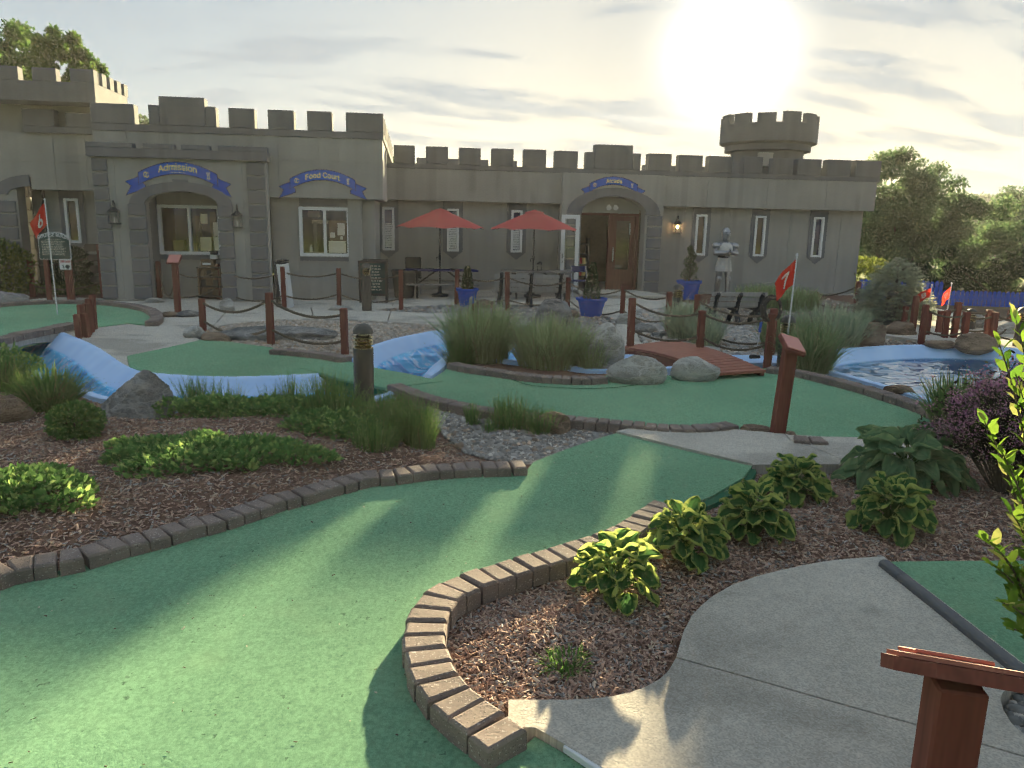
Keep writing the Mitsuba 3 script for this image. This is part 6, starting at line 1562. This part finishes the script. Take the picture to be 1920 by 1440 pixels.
LB = [hosta_leaf(.21 + .02 * (k % 3), .17 + .015 * (k % 2), .20 + .1 * (k % 3), .25 + .12 * (k % 3), .10, 20 + k, BLU) for k in range(6)]
M('mat_petiole', thinleaf(rgb(.10, .17, .05), .6, .5))
def hosta(label, c, r, h, n, leaves, seed, sc=1.0, group='variegated hostas in the right hand bed'):
    r_ = np.random.default_rng(seed); x, y = c; z0 = ground_z(x, y)
    t = thing('hosta', label, 'plant', group)
    pts = []
    for i in range(n):
        q = ((i + .5) / n) ** .62; a = i * 2.39996 + r_.normal(0, .18)
        tip_r = r * (.12 + .72 * q) * r_.uniform(.85, 1.1); tip_h = h * (1.0 - .72 * q ** 1.7) * r_.uniform(.85, 1.1)
        base = np.array([x, y, z0]); joint = base + [tip_r * .72 * math.cos(a), tip_r * .72 * math.sin(a), tip_h * .96]
        pitch = (-.90 + 1.40 * q + r_.normal(0, .18)); roll = r_.normal(0, .32); yaw = a + r_.normal(0, .28)
        s = sc * r_.uniform(.82, 1.15) * (.86 + .16 * q)
        Mx = np.eye(4); Mx[:3, :3] = rotz(yaw) @ rot([0, 1, 0], pitch) @ rot([1, 0, 0], roll) * s; Mx[:3, 3] = joint
        put('leaf', {**leaves[int(r_.integers(len(leaves)))], 'to_world': T(Mx)}, t)
        mid = base + [tip_r * .25 * math.cos(a), tip_r * .25 * math.sin(a), tip_h * .62]
        pts.append(tube(np.array([base + [.02 * math.cos(a), .02 * math.sin(a), 0], mid, joint + Mx[:3, 0] * .01]), [.005, .004, .003], 5, False))
    add('petiole', cat(pts), 'mat_petiole', t)
hosta('nearest variegated hosta with yellow edged leaves beside the paver curl', (0.558,3.707), .250, .275, 46, LV, 1)
hosta('second nearest variegated hosta, right against the paver border', (1.017,4.185), .260, .285, 52, LV, 2)
hosta('third variegated hosta in the row along the paver border', (1.529,4.522), .255, .285, 52, LV, 3)
hosta('farthest variegated hosta near the corner of the concrete path', (2.028,5.224), .265, .25, 50, LV, 4)
hosta('variegated hosta in front of the big green hosta', (2.474,4.71), .285, .29, 52, LV, 5, 1.05)
hosta('large plain blue green hosta with wide leaves in front of the purple shrub', (2.98,5.567), .50, .36, 66, LB, 6, 1.0, group='plain hostas')

# ---------------------------------------------------------------- flowering shrub and near shrub on the right
def woody(label, name, c, stems, n, L, cols, seed, flowers=None, r=(.6, .5), h=.9, cat_='shrub'):
    r_ = np.random.default_rng(seed); x, y = c; z0 = ground_z(x, y)
    t = thing(name, label, cat_)
    tb, P_, D_ = [], [], []
    for k in range(stems):
        a = r_.uniform(0, 2 * np.pi); q = math.sqrt(r_.random()); ex_, ey_ = x + r[0] * q * math.cos(a), y + r[1] * q * math.sin(a); ez = z0 + h * (1 - .45 * q * q) * r_.uniform(.6, 1.05)
        p = np.array([[x + .1 * q * math.cos(a), y + .1 * q * math.sin(a), z0 - .02], [(x + ex_) / 2, (y + ey_) / 2, z0 + (ez - z0) * .62], [ex_, ey_, ez]])
        tb.append(tube(p, [.006, .004, .0015], 5, False))
        m = n // stems; s = r_.uniform(.25, 1.0, m) ** .7
        pp = np.stack([np.interp(s, [0, .5, 1], p[:, i]) for i in range(3)], 1); dd = r_.normal(0, 1, (m, 3)); dd[:, 2] = np.abs(dd[:, 2]) * .5 + .1
        P_.append(pp + dd * .035 + r_.normal(0, .03, (m, 3))); D_.append(dd)
    P_, D_ = np.vstack(P_), np.vstack(D_)
    v, f, cc = leaf_cloud(P_, D_, r_.normal(0, .5, (len(P_), 3)) + [0, 0, 1], L, cols, seed, 6, .9)
    add('foliage', (v, f), 'mat_leaf', t, color=cc); add('stem', cat(tb), 'mat_bark', t)
    if flowers:
        fp, fc = flowers
        k = fp
        idx = r_.choice(len(P_), k, replace=True)
        # florets gather in clusters at the outside
        ctr = P_[idx]; outw = ctr - [x, y, z0 + h * .35]; ok = (outw[:, 2] > -.05) & (np.linalg.norm(outw / [r[0], r[1], h * .6], axis=1) > .62); ctr = ctr[ok][:420]
        pos = np.repeat(ctr, 16, 0) + r_.normal(0, .022, (len(ctr) * 16, 3)) + [0, 0, .02]
        dd = r_.normal(0, 1, (len(pos), 3)); v, f, cc = leaf_cloud(pos, dd, r_.normal(0, 1, (len(pos), 3)), .016, fc, seed + 3, 4, 1.4)
        add('blossom', (v, f), 'mat_leaf', t, color=cc)
    return t
woody('purple leaved shrub covered in small pink blossoms at the right', 'blossom_shrub', (3.677,5.4), 150, 9000, .035, ((.022, .016, .016), (.055, .045, .030), (.07, .10, .03), .25), 51, (2600, ((.42, .15, .30), (.68, .40, .54))), (.62, .55), .98)
woody('smaller pink blossoming shrub behind the larger one by the pond', 'blossom_shrub', (4.437,6.69), 70, 4000, .035, ((.022, .016, .016), (.055, .045, .030), (.07, .10, .03), .25), 52, (1300, ((.42, .15, .30), (.68, .40, .54))), (.55, .4), .75)

# near shrub: its trunk stands just outside the frame
t = thing('near_shrub', 'bright green leafy branches reaching in from the right edge close to the camera', 'shrub')
r_ = np.random.default_rng(61); tb, PP, DD = [], [], []
root = np.array([2.12, 2.75, 0.0])
tips = [(1.837,2.9,1.182), (1.844,2.9,1.496), (1.898,2.9,1.579), (1.718,2.6,0.822), (1.79,2.65,0.697), (1.744,2.5,0.625), (1.858,2.7,0.888), (1.86,2.8,1.084), (1.761,2.45,0.551), (1.98,2.9,1.375), (1.936,2.7,1.014), (1.894,2.6,0.681), (1.933,2.7,1.217), (1.913,2.85,1.342)]
for tip in tips:
    tip = np.array(tip); mid = (root + tip) / 2 + [.12, .02, .18]
    q = np.linspace(0, 1, 14)[:, None]; p = root * (1 - q) ** 2 + 2 * mid * q * (1 - q) + tip * q * q
    tb.append(tube(p, np.linspace(.012, .0018, 14), 5, False))
    m = 34; s = np.concatenate([np.linspace(.45, 1.0, m)])
    for k, s_1 in enumerate(s):
        i = s_1 * 13; a = np.array([np.interp(i, np.arange(14), p[:, j]) for j in range(3)]); d = p[-1] - p[-3]; d /= np.linalg.norm(d)
        sd = np.array([math.cos(k * 2.4), math.sin(k * 2.4), .3]); PP.append(a); DD.append(d * .8 + sd * (.9 if s_1 < .97 else .25))
PP, DD = np.array(PP), np.array(DD)
v, f, cc = leaf_cloud(PP, DD, r_.normal(0, .35, (len(PP), 3)) + [0, -.3, 1], .064, ((.06, .14, .018), (.17, .27, .035), (.30, .32, .10), .12), 62, 6, 1.0)
add('foliage', (v, f), 'mat_leaf', t, smooth=False, color=cc); add('branch', cat(tb), 'mat_bark', t)

# ---------------------------------------------------------------- trees
def tree(name, label, base, trunk_h, crowns, n, L, cols, seed, tr=.16, group=None, cat_='tree', clumps=60, shape=4):
    """crowns: (x, y, z, rx, ry, rz) ellipsoids relative to the base; leaves gather in clumps at their surface and inside."""
    r_ = np.random.default_rng(seed); t = thing(name, label, cat_, group); b = np.asarray(base, float)
    vol = np.array([q[3] * q[4] * q[5] for q in crowns]); vol = vol / vol.sum()
    C, Rr, O = [], [], []
    for q, w in zip(crowns, vol):
        k = max(4, int(clumps * w)); d = r_.normal(size=(k, 3)); d /= np.linalg.norm(d, axis=1, keepdims=True)
        rad = r_.uniform(.45, 1.0, k) ** .5
        C.append(np.array(q[:3]) + d * rad[:, None] * np.array(q[3:]) * .92); Rr.append(r_.uniform(.16, .34, k) * np.mean(q[3:])); O.append(d)
    C, Rr, O = np.vstack(C), np.concatenate(Rr), np.vstack(O)
    w = Rr ** 2; w /= w.sum(); idx = r_.choice(len(C), n, p=w)
    d = r_.normal(size=(n, 3)); d /= np.linalg.norm(d, axis=1, keepdims=True); d[:, 2] *= .7
    p = C[idx] + d * (Rr[idx] * r_.random(n) ** .38)[:, None] * (1 + .5 * (meshkit.noise(d * 3 + idx[:, None] * .37, seed) - .5))[:, None]
    dd = d * .6 + r_.normal(0, .7, (n, 3)); dd[:, 2] -= .15; up = d * .5 + O[idx] * .4 + r_.normal(0, .4, (n, 3)) + [0, 0, .5]
    v, f, cc = leaf_cloud(p + b, dd, up, L, cols, seed, shape, 1.1)
    tone = r_.uniform(.8, 1.2, len(C))[idx]; cc = cc * np.repeat(tone, len(leaf4) if shape == 4 else 6)[:, None]
    add('crown', (v, f), 'mat_leaf', t, color=cc)
    tb = [tube(np.array([b - [0, 0, .3], b + [.05 * trunk_h, 0, trunk_h * .5], b + [0, 0, trunk_h]]), [tr * 1.25, tr, tr * .8], 9)]
    for k in r_.choice(len(C), min(16, len(C)), replace=False):
        s0 = b + [0, 0, trunk_h * r_.uniform(.6, 1.0)]; e_ = b + C[k] * .8
        tb.append(tube(np.array([s0, (s0 + e_) / 2 + r_.normal(0, .1, 3) * trunk_h * .2, e_]), [tr * .5, tr * .28, tr * .08], 6))
    add('trunk', cat(tb), 'mat_bark', t)
MAPLE = ((.045, .10, .025), (.11, .19, .045), (.19, .26, .07), .10)
#T1
tree('leafy_tree', 'tall green tree behind the gate tower at the far left', ((-16.801,27,6.689)[0], 27, -.1), 4.5, [(0, 0, 7.0, 1.3, 1.4, 1.3), (-1.9, 0, 6.6, 1.8, 1.7, 1.5), (.8, .3, 6.0, .8, .9, 1.1)], 20000, .17, MAPLE, 71, .22, clumps=70)
tree('leafy_tree', 'lighter green tree right behind the gate tower merlons', ((-14.391,26,6.546)[0], 26, -.1), 4.2, [(-.15, 0, 6.75, .8, .9, 1.0), (.5, .2, 6.2, .65, .8, .85), (-.8, 0, 6.0, .8, .8, .9), (1.0, 0, 5.6, .5, .6, .7)], 14000, .16, ((.04, .09, .02), (.11, .18, .035), (.19, .25, .06), .12), 72, .18, clumps=60)
HAZY = ((.055, .105, .045), (.110, .180, .080), (.17, .23, .10), .10)
bx = np.array((16.623,33,0.409)); zb = -2.85
tree('broad_tree', 'large spreading tree rising right behind the castle corner', (bx[0], 33, zb), 2.4, [(-1.0, 0, 6.0, 2.0, 2.2, 2.2), (.6, .3, 5.7, 2.1, 2.2, 1.7), (2.6, 0, 4.9, 1.9, 2.0, 1.4), (-1.6, 0, 3.6, 1.7, 2.0, 2.0), (.8, 0, 3.4, 2.2, 2.0, 2.0), (3.3, 0, 3.4, 1.5, 1.8, 1.4), (4.2, 0, 4.2, 1.2, 1.4, 1.0)], 60000, .16, HAZY, 73, .25, clumps=170)
tree('dark_evergreen', 'dark conical evergreen under the spreading tree', (bx[0] + 2.6, 30, -1.9), 1.2, [(0, 0, 1.6, 1.1, 1.1, 1.6), (0, 0, 2.6, .7, .7, 1.2), (-1.4, 0, 1.4, 1.2, 1.1, 1.5), (-2.8, 0, 1.6, 1.2, 1.1, 1.6)], 18000, .13, ((.018, .032, .016), (.045, .07, .03)), 74, .12, clumps=70)
tree('round_tree', 'pale green tree behind the spreading tree to the right', (35.5, 52, -3.5), 3.2, [(-1.5, 0, 6.4, 3.0, 3.0, 2.2), (2.0, 0, 6.8, 3.4, 3.0, 2.0), (6, 0, 6.9, 3.4, 3, 1.9)], 30000, .24, HAZY, 75, .2, clumps=110)
tree('round_tree', 'slim trunked small tree beyond the road by the hedge', (39.0, 66, -3.5), 4.4, [(0, 0, 6.0, 3.2, 2.4, 2.0), (3.0, 0, 6.4, 3.2, 2.4, 2.2)], 12000, .26, HAZY, 76, .16, clumps=60)
hb = np.array((29.783,48,-2.122))
globe('round clipped hedge bush beyond the blue fence', (hb[0], 48, -3.5), 1.25, 3.5, 9000, .13, ((.03, .06, .02), (.07, .11, .035)), 77, name='round_hedge', shape=4)
globe('dark tall bush at the right edge beyond the fence', (33.2, 44, -3.4), 1.8, 5.2, 9000, .17, ((.022, .04, .018), (.05, .08, .03)), 78, name='tall_bush', shape=4)
globe('yellow green bush at the castle corner behind the fence', (*np.array((10.885,24,0.136))[:2], -.4), .75, 1.5, 3500, .10, ((.07, .10, .02), (.17, .20, .05)), 79, name='bush', shape=4)
# round spruce in front of the fence
t = thing('dwarf_spruce', 'round grey green spruce in front of the blue fence', 'tree'); sc_ = np.array([*(8.01,16.238), 0.0]); sc_[2] = -.05
r_ = np.random.default_rng(80); PP, DD, UU = [], [], []
for lay_ in range(15):
    q = lay_ / 14; z = .12 + 1.18 * q; R0 = .74 * (1 - q ** 1.7) ** .6 * (.95 if lay_ % 2 else 1.05) + .05
    for k in range(int(26 * (1 - q) + 7)):
        a = k * 2.39996 + lay_; L_ = R0 * r_.uniform(.75, 1.08); m = int(60 * L_) + 10; s = r_.uniform(.25, 1, m) ** .7
        p = np.stack([L_ * s * math.cos(a), L_ * s * math.sin(a), z + .10 * s - .05 * s * s + 0 * s], 1); sd = r_.choice([-1, 1], m) * .8
        p += r_.normal(0, .022, (m, 3)); PP.append(p); DD.append(np.stack([np.cos(a + sd), np.sin(a + sd), 0.15 + 0 * s], 1)); UU.append(np.tile([0, 0, 1.0], (m, 1)))
PP, DD, UU = np.vstack(PP), np.vstack(DD), np.vstack(UU)
v, f, cc = leaf_cloud(PP + sc_, DD, UU + r_.normal(0, .4, PP.shape), .10, ((.20, .24, .17), (.58, .62, .48)), 81, 4, .55)
add('needles', (v, f), 'mat_leaf', t, color=cc); add('trunk', tube(np.array([sc_, sc_ + [0, 0, 1.25]]), [.06, .01], 7), 'mat_bark', t)

# wooded hills far off
def wood(label, pts, n, L, cols, seed, r=(3.5, 6), sy=6):
    r_ = np.random.default_rng(seed); pts = np.asarray(pts, float); V, F, C, o = [], [], [], 0
    k = r_.uniform(0, len(pts) - 1, n); i = k.astype(int); fr = (k - i)[:, None]
    c = pts[i] * (1 - fr) + pts[i + 1] * fr
    c[:, 2] *= r_.uniform(.3, 1.0, n) ** .35; rad = r_.uniform(*r, n); c[:, 1] += np.abs(r_.normal(0, sy, n)); c[:, 2] -= rad * .8
    m = 190; d = r_.normal(size=(n * m, 3)); d /= np.linalg.norm(d, axis=1, keepdims=True); d[:, 2] = np.abs(d[:, 2]) * 1.05 - .25
    R_ = np.repeat(rad, m); p = np.repeat(c, m, 0) + d * (R_ * (.8 + .35 * meshkit.noise(d * 3 + np.repeat(np.arange(n), m)[:, None], seed)))[:, None]
    tone = np.repeat(r_.uniform(.75, 1.25, n), m * 4)[:, None]
    v, f, cc = leaf_cloud(p, d + r_.normal(0, .7, d.shape), d + r_.normal(0, .3, d.shape), L, cols, seed, 4, 1.3)
    add('distant_wood', (v, f), 'mat_leaf', color=np.clip(cc * tone, 0, 1), kind='stuff', label=label, cat='wood')
WOODC = ((.045, .075, .035), (.09, .125, .055))
ridge = np.array([(-50.197,62,11.135), (-43.707,62,10.878), (-33.545,62,10.461), (-28.666,62,10.131), (-22.956,62,9.817), (-20.166,62,8.227), (-15.235,62,7.853), (-9.878,62,7.525), (-4.921,62,7.07), (-2.022,62,6.77), (1.3,62,6.358), (5.469,62,5.762)]) - [0, 0, .9]
wood('hazy wooded ridge showing between the merlons on the left', ridge, 420, .42, WOODC, 91, (1.8, 3.0), 3)
wood('hazy wooded hill on the right horizon', [(76, 190, 9.0), (95, 190, 10.5), (120, 190, 11.0), (152, 190, 9.2), (190, 190, 9.8)], 360, .9, WOODC, 92, (4.5, 7))
wood('line of green trees beyond the road on the right', [(70, 165, 6), (95, 165, 7.5), (125, 168, 8), (170, 172, 7.5)], 150, 1.0, WOODC, 93, (3, 5))
wood('line of green trees behind the near end of the course', [(-70, -42, 9), (-30, -36, 10), (0, -34, 9.5), (30, -36, 10.5), (75, -42, 9)], 150, .8, ((.05, .09, .03), (.11, .16, .05)), 94, (3, 4.5))
hill_v = []
def hill(name, line, depth, base):
    v, f = [], []
    for i, (x, y, z) in enumerate(line):
        v += [[x, y - depth * .6, base], [x, y, z], [x, y + depth, z * .9]]
    for i in range(len(line) - 1):
        for j in range(2): a_ = 3 * i + j; f += [[a_, a_ + 3, a_ + 4], [a_, a_ + 4, a_ + 1]]
    add('hill', (np.array(v), np.array(f)), 'mat_lawn2', smooth=True, kind='structure')
M('mat_lawn2', P(mottled((.06, .085, .035), .3, .2), .95, .1))
hill('hill', [(-70, 63, 5), (-30, 64, 7.5), (-19, 66, 5.5), (-8.5, 68, 4.5), (3, 70, 2.5), (20, 74, -.5)], 30, -3)
hill('hill', [(57, 192, 2), (95, 195, 8), (152, 195, 8.5), (210, 195, 7)], 76, -5)
